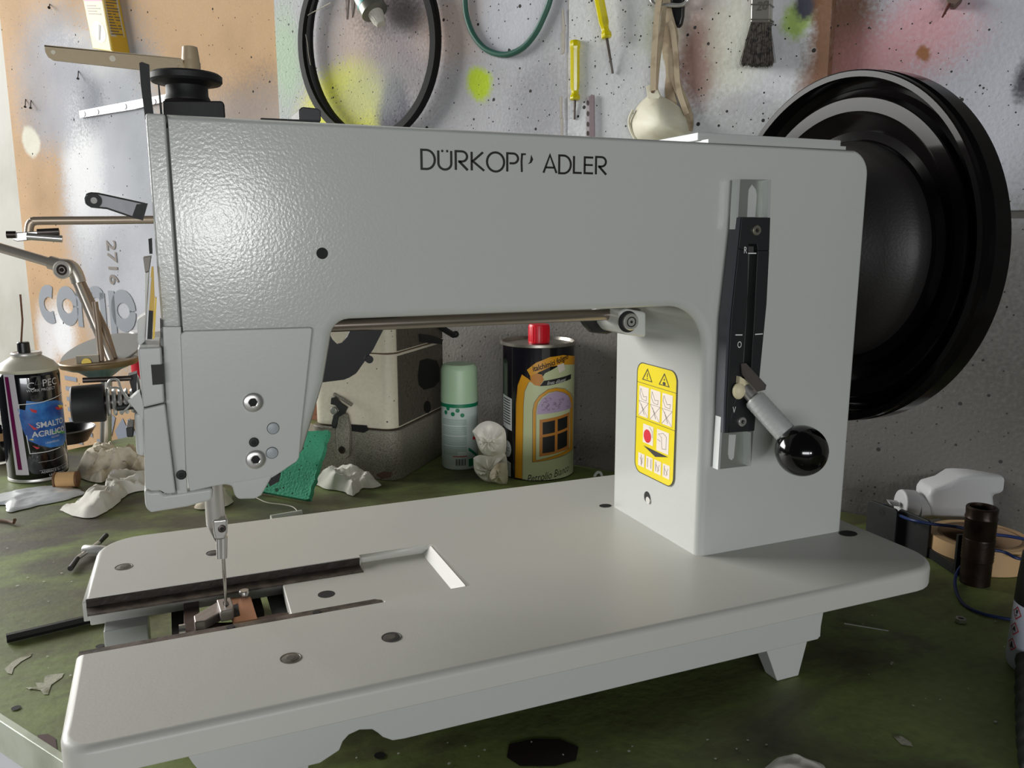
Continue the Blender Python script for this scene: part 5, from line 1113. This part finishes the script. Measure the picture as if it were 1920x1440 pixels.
# black brackets
brk = M('black_bracket', (40, 42, 42), .45, .4, (200, .15))
def vplate(name, label, A0, A1, ytop0, ytop1, group=None):
    P, Q = pz(*A0, .0005), pz(*A1, .0005); d = (Q-P).normalized(); n_ = V((-d.y, d.x, 0))
    T0 = pn(*ytop0, n_, P.dot(n_)); T1 = pn(*ytop1, n_, P.dot(n_)); h_ = (T0.z+T1.z)/2; wd = (Q-P).length
    t_ = thing(name, label, 'bracket', tuple(P))
    out_ = [(0, 0), (wd, 0), (wd, h_-.003)]+[(wd-.003+.003*math.cos(a), h_-.003+.003*math.sin(a)) for a in (.5, 1.05)]+[(wd-.003, h_), (.003, h_), (0, h_-.003)]
    bm = B(); prism(bm, [P+d*a+V((0, 0, b)) for a, b in out_], n_*.0025); o_ = ob('plate', bm, brk, t_, bevel=.0004)
    for s in (-.0002, .0027):
        bm = B(); bm.faces.new([bm.verts.new(P+d*(wd*.5+.0036*math.cos(k*.5236))+n_*s+V((0, 0, h_*.80+.0036*math.sin(k*.5236)))) for k in range(12)]); ob('hole', bm, darkhole, o_)
    return t_
vplate('angle_bracket', 'black flat bracket plate with one hole, nearer the tape roll', (1678, 1018), (1737, 1046), (1684, 958), (1742, 974))
vplate('angle_bracket', 'black flat bracket plate with one hole, nearer the machine column', (1622, 1004), (1676, 1026), (1631, 944), (1682, 952))
ch = thing('channel_piece', 'black steel channel lying between the bracket plate and the rusty pipe', 'channel', tuple(pz(1760, 1060, 0)))
P, Q = pz(1738, 1044, .0005), pz(1786, 1076, .0005); up_ = 0 # , (V((-(Q-P).y, (Q-P).x, 0))).normalized(), P.dot((V((-(Q-P).y, (Q-P).x, 0))).normalized())).z*.0+.018
d = (Q-P).normalized(); n_ = V((-d.y, d.x, 0)); 
bm = B(); prism(bm, [P, Q, Q+V((0, 0, .007)), P+V((0, 0, .007))], n_*.002); prism(bm, [P+V((0, 0, .007)), Q+V((0, 0, .007)), Q+V((0, 0, .007))+n_*.012, P+V((0, 0, .007))+n_*.012], (0, 0, .002)); prism(bm, [P+n_*.012, Q+n_*.012, Q+n_*.012+V((0, 0, .016)), P+n_*.012+V((0, 0, .016))], n_*.002); ob('channel', bm, brk, ch, bevel=.0003)
bm = B(); prism(bm, [Q, Q+n_*.014, Q+n_*.014+V((0, 0, .034)), Q+n_*.012+V((0, 0, .036)), Q+V((0, 0, .036))], d*.003); ob('end_plate', bm, brk, ch, bevel=.0003)
# blue wire
bm = B(); wp = [pz(1560, 885, .012), pz(1590, 905, .010), pz(1640, 933, .010), pz(1668, 955, .016), pz(1700, 972, .036), pz(1745, 982, .038), pz(1795, 988, .034), pz(1850, 1000, .030), pz(1895, 1006, .030), pz(1940, 1015, .03)]
tube(bm, smoothline(wp, 6), .0014, 10); o = ob('blue_wire', bm, M('wire_blue', (26, 44, 92), .45)); tag(o, 'thin dark blue wire crossing over the bracket plates towards the right edge', 'wire')
bm = B(); tube(bm, smoothline([pz(1930, 1050, .02), pz(1905, 1046, .022), pz(1885, 1036, .024), pz(1862, 1032, .025), pz(1835, 1040, .020), pz(1806, 1058, .012), pz(1792, 1080, .004), pz(1792, 1105, .002), pz(1806, 1132, .0016), pz(1840, 1150, .0016), pz(1900, 1162, .0016), pz(1960, 1166, .0016)], 6), .0013, 10); o = ob('blue_wire', bm, M('wire_blue', (26, 44, 92), .45)); tag(o, 'dark blue wire looped in front of the rusty pipe', 'wire')
# leaning white bottle at the right edge
Cw = pz(1930, 1262, 0)+V((.01, .0, 0)); tl_ = V((.06, 0, 1)).normalized()
wb = thing('labelled_bottle', 'bottle with white hazard label and dark top, cut by the right edge', 'bottle', tuple(Cw))
bm = B(); lathe(bm, [(0, .018), (.0015, .0195), (.006, .0205), (.052, .0205), (.060, .0195), (.062, 0)], Cw, tl_, 48); b9 = ob('label_body', bm, M('label_body_white', (196, 200, 214), .4), wb)
bm = B(); lathe(bm, [(.045, .0206), (.060, .0206), (.078, .020), (.082, .017), (.082, 0)], Cw, tl_, 48); ob('dark_top', bm, M('bottle_top_dark', (22, 24, 24), .35), wb)
ca9 = camang(Cw)
for i, z9 in enumerate((.040, .029, .018)):
    cm9 = (lambda a, b, h, z9=z9: Cw+tl_*(z9+b)+V((math.cos(ca9-1.0+a/.0205)*(.0206+h), math.sin(ca9-1.0+a/.0205)*(.0206+h), 0)))
    s9 = .0042
    hz = decal('hazard_frame', flat(stroke([(0, -s9), (s9, 0), (0, s9), (-s9, 0)], .0006, True)), M('print_red', (190, 40, 50), .4), cm9, b9, .0003)
    decal('hazard_mark', flat([[(-.0006, -.0004), (.0006, -.0004), (.0009, .0022), (-.0009, .0022)], disc2(0, -.0015, .0006)] if i == 0 else ([[(-.0018, -.0012), (.0018, -.0012), (.001, .0006), (0, .0024), (-.001, .0004)]] if i == 1 else [[(-.0015, -.002), (.0015, -.002), (.001, .0005), (-.0004, .0022), (-.0012, .0008)]])), ink, cm9, b9, .0003)
bm = B(); hp_ = [pz(1925, 1262, .0), pz(1925, 1320, .0), pz(1928, 1380, .0), pz(1932, 1440, .0), pz(1940, 1500, .0)]
hp_ = [p+V((.004, 0, .010)) for p in smoothline(hp_, 8)]
n_h = len(hp_); tube(bm, hp_, lambda t: .0080+.0022*abs(math.sin(t*9*math.pi)), 16); o = ob('ribbed_hose', bm, M('rubber_black', (22, 26, 26), .45)); tag(o, 'black ribbed rubber hose running along the right edge of the bench', 'hose')
# small bits
nt_ = thing('hex_nut', 'tiny shiny hex nut lying on the dark bench at the right', 'nut', tuple(pz(1801, 1166, 0)))
bm = B(); lathe(bm, [(0, .0022), (0, .0040), (.003, .0040), (.003, .0022)], pz(1801, 1166, .0004), (0, 0, 1), 6, closed=True); ob('nut', bm, steel, nt_)
bm = B(); cyl(bm, pz(1583, 1169, .001), pz(1666, 1183, .001), .0004, seg=6); o = ob('sewing_needle', bm, steel); tag(o, 'loose sewing needle lying on the bench right of the machine foot', 'needle')
paper('paper_scrap', 'corner of white paper at the bottom edge of the picture', 'paper', [(1442, 1438), (1470, 1428), (1500, 1426), (1545, 1440), (1560, 1470), (1440, 1470)], .005, tissue, 21)
bm = B(); q = pz(1636, 870, 0)

# ============================================================ THINGS ON THE WALL
def wq(l, off): return [pw(x, y, off) for x, y in l]
# glue box
gb = thing('glue_box', 'yellow and white product carton hanging at the upper left of the wall', 'box', tuple(pw(205, 50, .03)))
T = .024
Fb = pw(162, -10, T); 
f0, f1, f2, f3 = pw(152, -20, T), pw(186, -22, T), pw(212, 97, T), pw(175, 92, T)
bm = B(); prism(bm, [pw(152, -20, .03), pw(190, -22, .03), pw(211, 97, .03), pw(174, 91, .03)], WN*.024); bx_ = ob('carton', bm, M('carton_yellow', (232, 200, 74), .5), gb, bevel=.0008)
# side facing right, in the box's own plane
e0, e1 = pw(190, -22, .0297), pw(211, 97, .0297)
sd = [pw(189, -22, .0303), pw(220, -18, .006), pw(243, 100, .006), pw(210, 98, .0303)]
bm = B(); prism(bm, sd, WN*.0005); s_ = ob('side_panel', bm, M('carton_ochre', (214, 170, 50), .5), gb)
qm = quadmap(sd[3], sd[2], sd[1], sd[0])
def qd(name, l, m, h, mp_, par): return decal(name, flat([[(a, b) for a, b in P] for P in l]), m, mp_, par, h)
sgn = 1 if (qm(.5, .5, 1)-CAM).length < (qm(.5, .5, 0)-CAM).length else -1
qd('text_panel', [rect2(.08, .25, .9, .98)], M('carton_beige', (206, 196, 170), .5), .0004*sgn, qm, s_)
qd('small_print', [rect2(.14, .28+i*.045, .82-.2*(i % 3 == 1), .30+i*.045) for i in range(15)], M('print_brown', (120, 104, 86), .5), .0008*sgn, qm, s_)
qm2 = quadmap(pw(174, 91, .0302), pw(210, 97, .0302), pw(189, -22, .0302), pw(152, -20, .0302))
sg2 = 1 if (qm2(.5, .5, 1)-CAM).length < (qm2(.5, .5, 0)-CAM).length else -1
qd('pale_front', [rect2(.04, .02, .96, .80)], M('carton_cream', (240, 224, 160), .5), .0003*sg2, qm2, bx_)
qd('pink_stripe', [rect2(.04, .80, .96, .86)], M('carton_pink', (206, 100, 140), .5), .0004*sg2, qm2, bx_)
qd('picture', [disc2(.52, .30, .34, .18)], M('carton_photo', (206, 202, 190), .5), .0005*sg2, qm2, bx_)
qd('pen_drawing', [[(.42, .16), (.48, .16), (.66, .40), (.58, .42)]], M('print_grey', (120, 116, 108), .5), .0008*sg2, qm2, bx_)
qd('small_print', [rect2(.14, .58+i*.045, .80-.2*(i % 2), .60+i*.045) for i in range(4)], M('print_brown', (120, 104, 86), .5), .0006*sg2, qm2, bx_)
# perforated white strip
ws = thing('mounting_strip', 'white perforated strip screwed to the cardboard at the upper left', 'strip', tuple(pw(250, 195, .007)))
bm = B(); prism(bm, wq([(148, 208), (335, 172), (335, 184), (250, 205), (150, 221)], .009), WN*.003); w_o = ob('strip', bm, M('strip_white', (232, 230, 232), .4, .1), ws)
for x, y in ((158, 214), (183, 210), (235, 200), (290, 191), (318, 184)):
    bm = B(); lathe(bm, [(0, .0048), (.0008, .0040), (.0010, 0)], pw(x, y, .009), -WN, 16); ob('screw', bm, M('screw_grey2', (120, 116, 122), .4, .6), w_o)
# nails
for i, (x, y) in enumerate(((48, 186), (58, 188), (147, 133), (93, 8))):
    bm = B(); P = pw(x, y, .005); Q = pw(x-1, y+(14 if i < 3 else 6), .012); cyl(bm, P, Q, .0009, seg=8); lathe(bm, [(0, .0026), (.0008, .0026), (.0008, 0)], Q, Q-P, 12)
    o = ob('nail', bm, steeld); tag(o, ('dark nail driven into the cardboard, left one of the close pair', 'dark nail driven into the cardboard, right one of the close pair', 'nail with a round head below the tan thread guide arm', 'nail at the upper left corner of the cardboard')[i], 'nail', 'nails in the cardboard')
# drive belts
def loop(cx, cy, a, b, off, n=72, tilt=0): return [pw(cx+a*math.cos(2*math.pi*i/n)+tilt*math.sin(2*math.pi*i/n), cy+b*math.sin(2*math.pi*i/n), off) for i in range(n)]
blk = M('belt_rubber', (13, 13, 14), .6, spec=.25)
bm = B(); tube(bm, loop(690, 78, 124, 182, .028), .005, closed=True, flat=(.0045, .0035), up=WN); o = ob('drive_belt', bm, blk); tag(o, 'outer black rubber drive belt hanging in a loop on the yellow-splashed board', 'belt', 'black drive belts on the wall')
bm = B(); tube(bm, loop(700, 74, 120, 186, .019), .005, closed=True, flat=(.0045, .0030), up=WN); o = ob('drive_belt', bm, blk); tag(o, 'inner black rubber drive belt, nearly hidden behind the outer loop', 'belt', 'black drive belts on the wall')
# glue tube
gt = thing('glue_tube', 'grey glue tube with teal band and ribbed white cap hanging upside down', 'glue tube', tuple(pw(695, 0, .034)))
ga_, gb_ = pw(664, -50, .034), pw(715, 46, .034); gd_ = (gb_-ga_).normalized(); GL = (gb_-ga_).length
bm = B(); lathe(bm, [(0, .004), (GL*.3, .016), (GL*.62, .0175), (GL*.76, .0175), (GL*.765, 0)], ga_, gd_, 32); gtb = ob('tube_body', bm, M('tube_print', (206, 212, 206), .4, .2, None, (160, (80, 84, 84), .5, .56)), gt)
bm = B(); lathe(bm, [(GL*.58, .0176), (GL*.625, .0179), (GL*.625, .017)], ga_, gd_, 32); ob('teal_band', bm, M('teal_print', (70, 168, 160), .4), gtb)
bm = B(); lathe(bm, [(GL*.63, .0177), (GL*.76, .0179), (GL*.78, .014), (GL*.78, 0)], ga_, gd_, 32); ob('shoulder', bm, M('tube_grey', (128, 128, 118), .35, .5), gt)
bm = B(); lathe(bm, [(GL*.78, .0098), (GL*.95, .0080), (GL*1.0, .0062), (GL*1.0, 0)], ga_, gd_, 24); 
for i in range(16):
    u2, v2, d2_ = frame(gd_); a = i*math.pi/8; r = u2*math.cos(a)+v2*math.sin(a); cyl(bm, ga_+gd_*GL*.79+r*.0097, ga_+gd_*GL*.94+r*.0081, .0006, seg=5)
ob('cap', bm, M('cap_offwhite', (206, 202, 190), .5), gt)
# scissors tips
sx_ = thing('scissors', 'open pointed scissor blades hanging beside the glue tube', 'scissors', tuple(pw(655, 0, .012)))
for pts in (((647, -30), (656, -30), (651, 36), (649, 36)), ((656, -30), (668, -30), (663, 20), (660, 33))):
    bm = B(); prism(bm, wq(pts, .012), WN*.0012); ob('blade', bm, steeld, sx_)
bm = B(); prism(bm, wq([(740, -20), (780, -20), (776, 2), (743, 12)], .009), WN*.0008); o = ob('paper_tag', bm, white); tag(o, 'corner of a white paper tag beside the glue tube', 'paper')
# green cable loop
bm = B(); tube(bm, smoothline([pw(x, y, .016) for x, y in ((880, -70), (873, -30), (872, 5), (876, 35), (888, 66), (908, 90), (932, 101), (956, 101), (982, 88), (1004, 62), (1020, 30), (1031, 0), (1036, -35), (1020, -80))], 6), .0035, 12); o = ob('green_cable', bm, M('cable_green', (52, 98, 84), .45)); tag(o, 'green rubber cable hanging in a loop from the top of the wall', 'cable')
# screwdrivers
scy = bpy.data.materials.new('clear_yellow'); scy.use_nodes = True; pb = scy.node_tree.nodes['Principled BSDF']
pb.inputs['Base Color'].default_value = srgb((240, 226, 20)); pb.inputs['Roughness'].default_value = .18; pb.inputs['Transmission Weight'].default_value = .35
def driver(label, a, b, c, offa, offc, n):
    P0, P1, P2 = pw(*a, offa), pw(*b, (offa+offc)/2+.002), pw(*c, offc); d = (P1-P0).normalized(); L_ = (P1-P0).length
    t_ = thing('tester_screwdriver', label, 'screwdriver', tuple(P0), 'yellow screwdrivers on the wall')
    bm = B(); lathe(bm, [(0, 0), (0, .0052), (.002, .0064), (.008, .0064), (.010, .0056), (L_*.78, .0056), (L_*.84, .0044), (L_*.90, .0046), (L_*.93, .0060), (L_*.985, .0060), (L_, .0045), (L_, 0)], P0, d, 8); hd = ob('handle', bm, scy, t_, bevel=.0004)
    bm = B(); cyl(bm, P1-d*.004, P2, .0016, .0012, seg=12); ob('shaft', bm, steeld, t_)
    bm = B(); cyl(bm, P0+d*L_*.70, P0+d*L_*.80, .003, seg=12); ob('ferrule', bm, M('brass', (150, 130, 60), .35, .8), hd)
driver('yellow tester screwdriver hanging straight down over the torn tape seam', (1078, 76), (1078, 188), (1077, 224), .020, .018, 0)
driver('yellow tester screwdriver hanging tilted with its tip on the pale board', (1112, -60), (1138, 72), (1149, 138), .034, .0195, 1)
# perforated metal rail
rp_ = thing('perforated_rail', 'narrow perforated metal rail standing upright above the machine arm', 'rail', tuple(pw(1108, 220, .02)))
bm = B(); prism(bm, wq([(1105, 182), (1109, 177), (1113, 178), (1114, 270), (1105, 270)], .022), WN*.0025); rr_ = ob('rail', bm, M('rail_mauve', (168, 150, 156), .35, .7), rp_)
bm = B(); prism(bm, wq([(1099, 184), (1105, 181), (1105, 270), (1099, 270)], .0195), WN*.001); ob('rail_side', bm, M('rail_pale', (206, 196, 200), .35, .6), rp_)
for y in (193, 213, 233, 250):
    bm = B(); bm.faces.new([bm.verts.new(pw(1102+2.2*math.cos(k*.63), y+5*math.sin(k*.63), .0198)) for k in range(10)]); ob('hole', bm, steeld, rr_)
# dust mask with its straps
mk = thing('dust_mask', 'cream half-mask respirator cup hanging from tangled beige straps', 'mask', tuple(pw(1240, 200, .03)))
cream_m = M('mask_cream', (210, 206, 184), .55, 0, (200, .1), (40, (186, 178, 150), .5, .75))
cols = 15
outm = [(1216, 182), (1226, 180), (1237, 182), (1258, 192), (1276, 206), (1287, 224), (1292, 244), (1296, 262), (1280, 272), (1240, 276), (1205, 268), (1188, 256), (1183, 232), (1190, 214), (1200, 196)]
bm = B(); Pc = V(); ring0 = []; mid = (1240, 232); rings = []
Qm = []
ol = [V((x, y, 0)) for x, y in outm]; ol = smoothline(ol+[ol[0]], 3)[:-1]
for k in range(7):
    t = k/6; ring = []
    for q in ol:
        x = q.x*(1-t)+mid[0]*t; y = q.y*(1-t)+mid[1]*t; ring.append(bm.verts.new(pw(x, y, .020+.026*math.sin(t*math.pi/2))))
    rings.append(ring)
n = len(ol)
for a, b in zip(rings, rings[1:]):
    for i in range(n): bm.faces.new((a[i], a[(i+1) % n], b[(i+1) % n], b[i]))
bmesh.ops.remove_doubles(bm, verts=bm.verts, dist=.0002)
cup = ob('cup', bm, cream_m, mk, smooth=80); so = cup.modifiers.new('thick', 'SOLIDIFY'); so.thickness = .0015
bm = B(); tube(bm, [pw(q.x, q.y, .020) for q in ol], .0014, 8, closed=True); ob('cup_rim', bm, cream_m, cup)
bm = B(); tube(bm, smoothline([pw(x, y, .024) for x, y in ((1187, 206), (1180, 222), (1181, 240), (1190, 260), (1196, 272))], 4), .0016, 8); ob('nose_flap', bm, cream_m, cup)
bm = B(); prism(bm, wq([(1211, 162), (1216, 159), (1230, 159), (1238, 180), (1234, 186), (1214, 184)], .026), WN*.003); lug = ob('strap_lug', bm, cream_m, mk, bevel=.0006)
bm = B(); lathe(bm, [(0, .0022), (.0003, .0022), (.0003, 0)], pw(1224, 171, .0262), -WN, 12); ob('lug_hole', bm, M('hole_brown', (90, 60, 46), .7), lug)
strapm = M('strap_beige', (176, 160, 134), .75, 0, (200, .3), (60, (140, 122, 98), .45, .65))
for pts, w_, off in ((((1240, -30), (1233, 20), (1229, 70), (1226, 120), (1225, 170)), .0034, .030), (((1252, -30), (1245, 20), (1241, 60), (1234, 110), (1229, 168)), .0026, .027),
                     (((1244, -30), (1252, 20), (1258, 44), (1264, 70), (1261, 120), (1266, 150), (1282, 190), (1292, 222), (1291, 246)), .0046, .022),
                     (((1238, -30), (1250, 30), (1249, 80), (1258, 130), (1256, 172), (1262, 200)), .0056, .018), (((1256, 40), (1262, 60), (1268, 110), (1270, 150), (1276, 180), (1288, 215)), .0030, .025)):
    bm = B(); tube(bm, smoothline([pw(x, y, off) for x, y in pts], 5), .002, flat=(w_, .0006), up=WN); ob('strap', bm, strapm, mk)
# dark clip behind the strap
dp = thing('black_clip', 'black handled tool with chrome ends hanging behind the mask straps', 'tool', tuple(pw(1270, 20, .02)))
bm = B(); prism(bm, wq([(1256, -20), (1282, -20), (1280, 30), (1276, 48), (1268, 52), (1262, 46), (1258, 20)], .022), WN*.012); ob('grip', bm, blackp, dp, bevel=.003, seg=3)
bm = B(); tube(bm, smoothline([pw(x, y, .026) for x, y in ((1222, -10), (1222, 2), (1232, 10), (1250, 9), (1276, 10), (1288, 2), (1290, -14))], 5), .0022, 10); ob('chrome_bar', bm, steel, dp)
# brush
bh = thing('paintbrush', 'flat paintbrush with steel ferrule and dark grey bristles hanging on the pale board', 'brush', tuple(pw(1425, 50, .02)))
bm = B(); prism(bm, wq([(1409, -12), (1445, -12), (1443, 44), (1407, 44)], .032), WN*.010); fr2 = ob('ferrule', bm, M('ferrule_steel', (190, 186, 176), .3, .85, (60, .3)), bh, bevel=.0012, seg=3)
for y in (8, 36, 41):
    bm = B(); prism(bm, wq([(1408, y-1), (1445, y-1), (1445, y+1.5), (1407.5, y+1.5)], .0330), WN*.012); ob('crimp', bm, M('ferrule_dark', (130, 126, 118), .35, .8), fr2)
t_ = text2('20', .012, .2); P = pw(1427, 19, .0322); decal('stamp', t_, M('ferrule_dark', (130, 126, 118), .35, .8), planemap(P, WD, (0, 0, 1)), fr2, .0002)
bm = B(); prism(bm, wq([(1412, -45), (1442, -45), (1443, -12), (1411, -12)], .032), WN*.010); ob('handle', bm, M('brush_wood', (170, 120, 70), .5), bh, bevel=.002)
bm = B(); random.seed(5)
for i in range(1000):
    a = random.random(); o1 = random.uniform(.021, .033); x0_ = 1408+a*36; x1_ = 1419.5+(a-.5)*58+random.gauss(0, 2.2); y1_ = 122+random.gauss(0, 2.5)-abs(a-.5)*4
    o2 = .027+(o1-.027)*1.6+random.gauss(0, .001)
    A_, C_ = pw(x0_, 43, o1), pw(x1_, y1_, max(o2, .0185)); M_ = (A_+C_)/2+RGT*random.gauss(0, .0006)-V((0, 0, 0))
    w2 = .00022
    vs = [[bm.verts.new(p+WD*w2*math.cos(t)+WN*w2*math.sin(t)) for t in (0, 2.1, 4.2)] for p in (A_, M_, C_)]
    for r1, r2 in zip(vs, vs[1:]):
        for k in range(3): bm.faces.new((r1[k], r1[(k+1) % 3], r2[(k+1) % 3], r2[k]))
o = ob('bristles', bm, M('bristle_grey', (104, 98, 88), .7, 0, None, (300, (50, 46, 42), .45, .6)), bh); o['kind'] = 'stuff'
bm = B(); prism(bm, wq([(1409, 43), (1443, 43), (1445, 100), (1397, 104)], .030), WN*.006); ob('bristle_core', bm, M('bristle_dark', (40, 38, 36), .9), bh)
# twig-like hook top right
hk = thing('rusty_hook', 'small rusty metal hook jutting from the pink-sprayed wall at the upper right', 'hook', tuple(pw(1785, 5, .02)))
bm = B(); prism(bm, wq([(1770, -10), (1805, -12), (1800, 0), (1788, 13), (1778, 12), (1774, 2)], .012), WN*.012); ob('lug', bm, M('rusty_grey', (110, 92, 82), .6, .3), hk, bevel=.001)
bm = B(); cyl(bm, pw(1780, 8, .012), pw(1767, 32, .022), .0016, .0008, seg=10); ob('spike', bm, M('rusty_red', (92, 50, 44), .6), hk)
# thin wires in front of the belts
bm = B(); tube(bm, smoothline([pw(x, y, .026) for x, y in ((620, 5), (600, 16), (575, 30), (563, 45), (561, 62), (565, 75))], 4), .0006, 6); tube(bm, smoothline([pw(x, y, .0255) for x, y in ((566, 34), (576, 80), (578, 100), (582, 122))], 4), .0005, 6); o = ob('loose_thread', bm, M('thread_white', (214, 208, 190), .8)); tag(o, 'pale loose thread caught on the left side of the drive belts', 'thread')
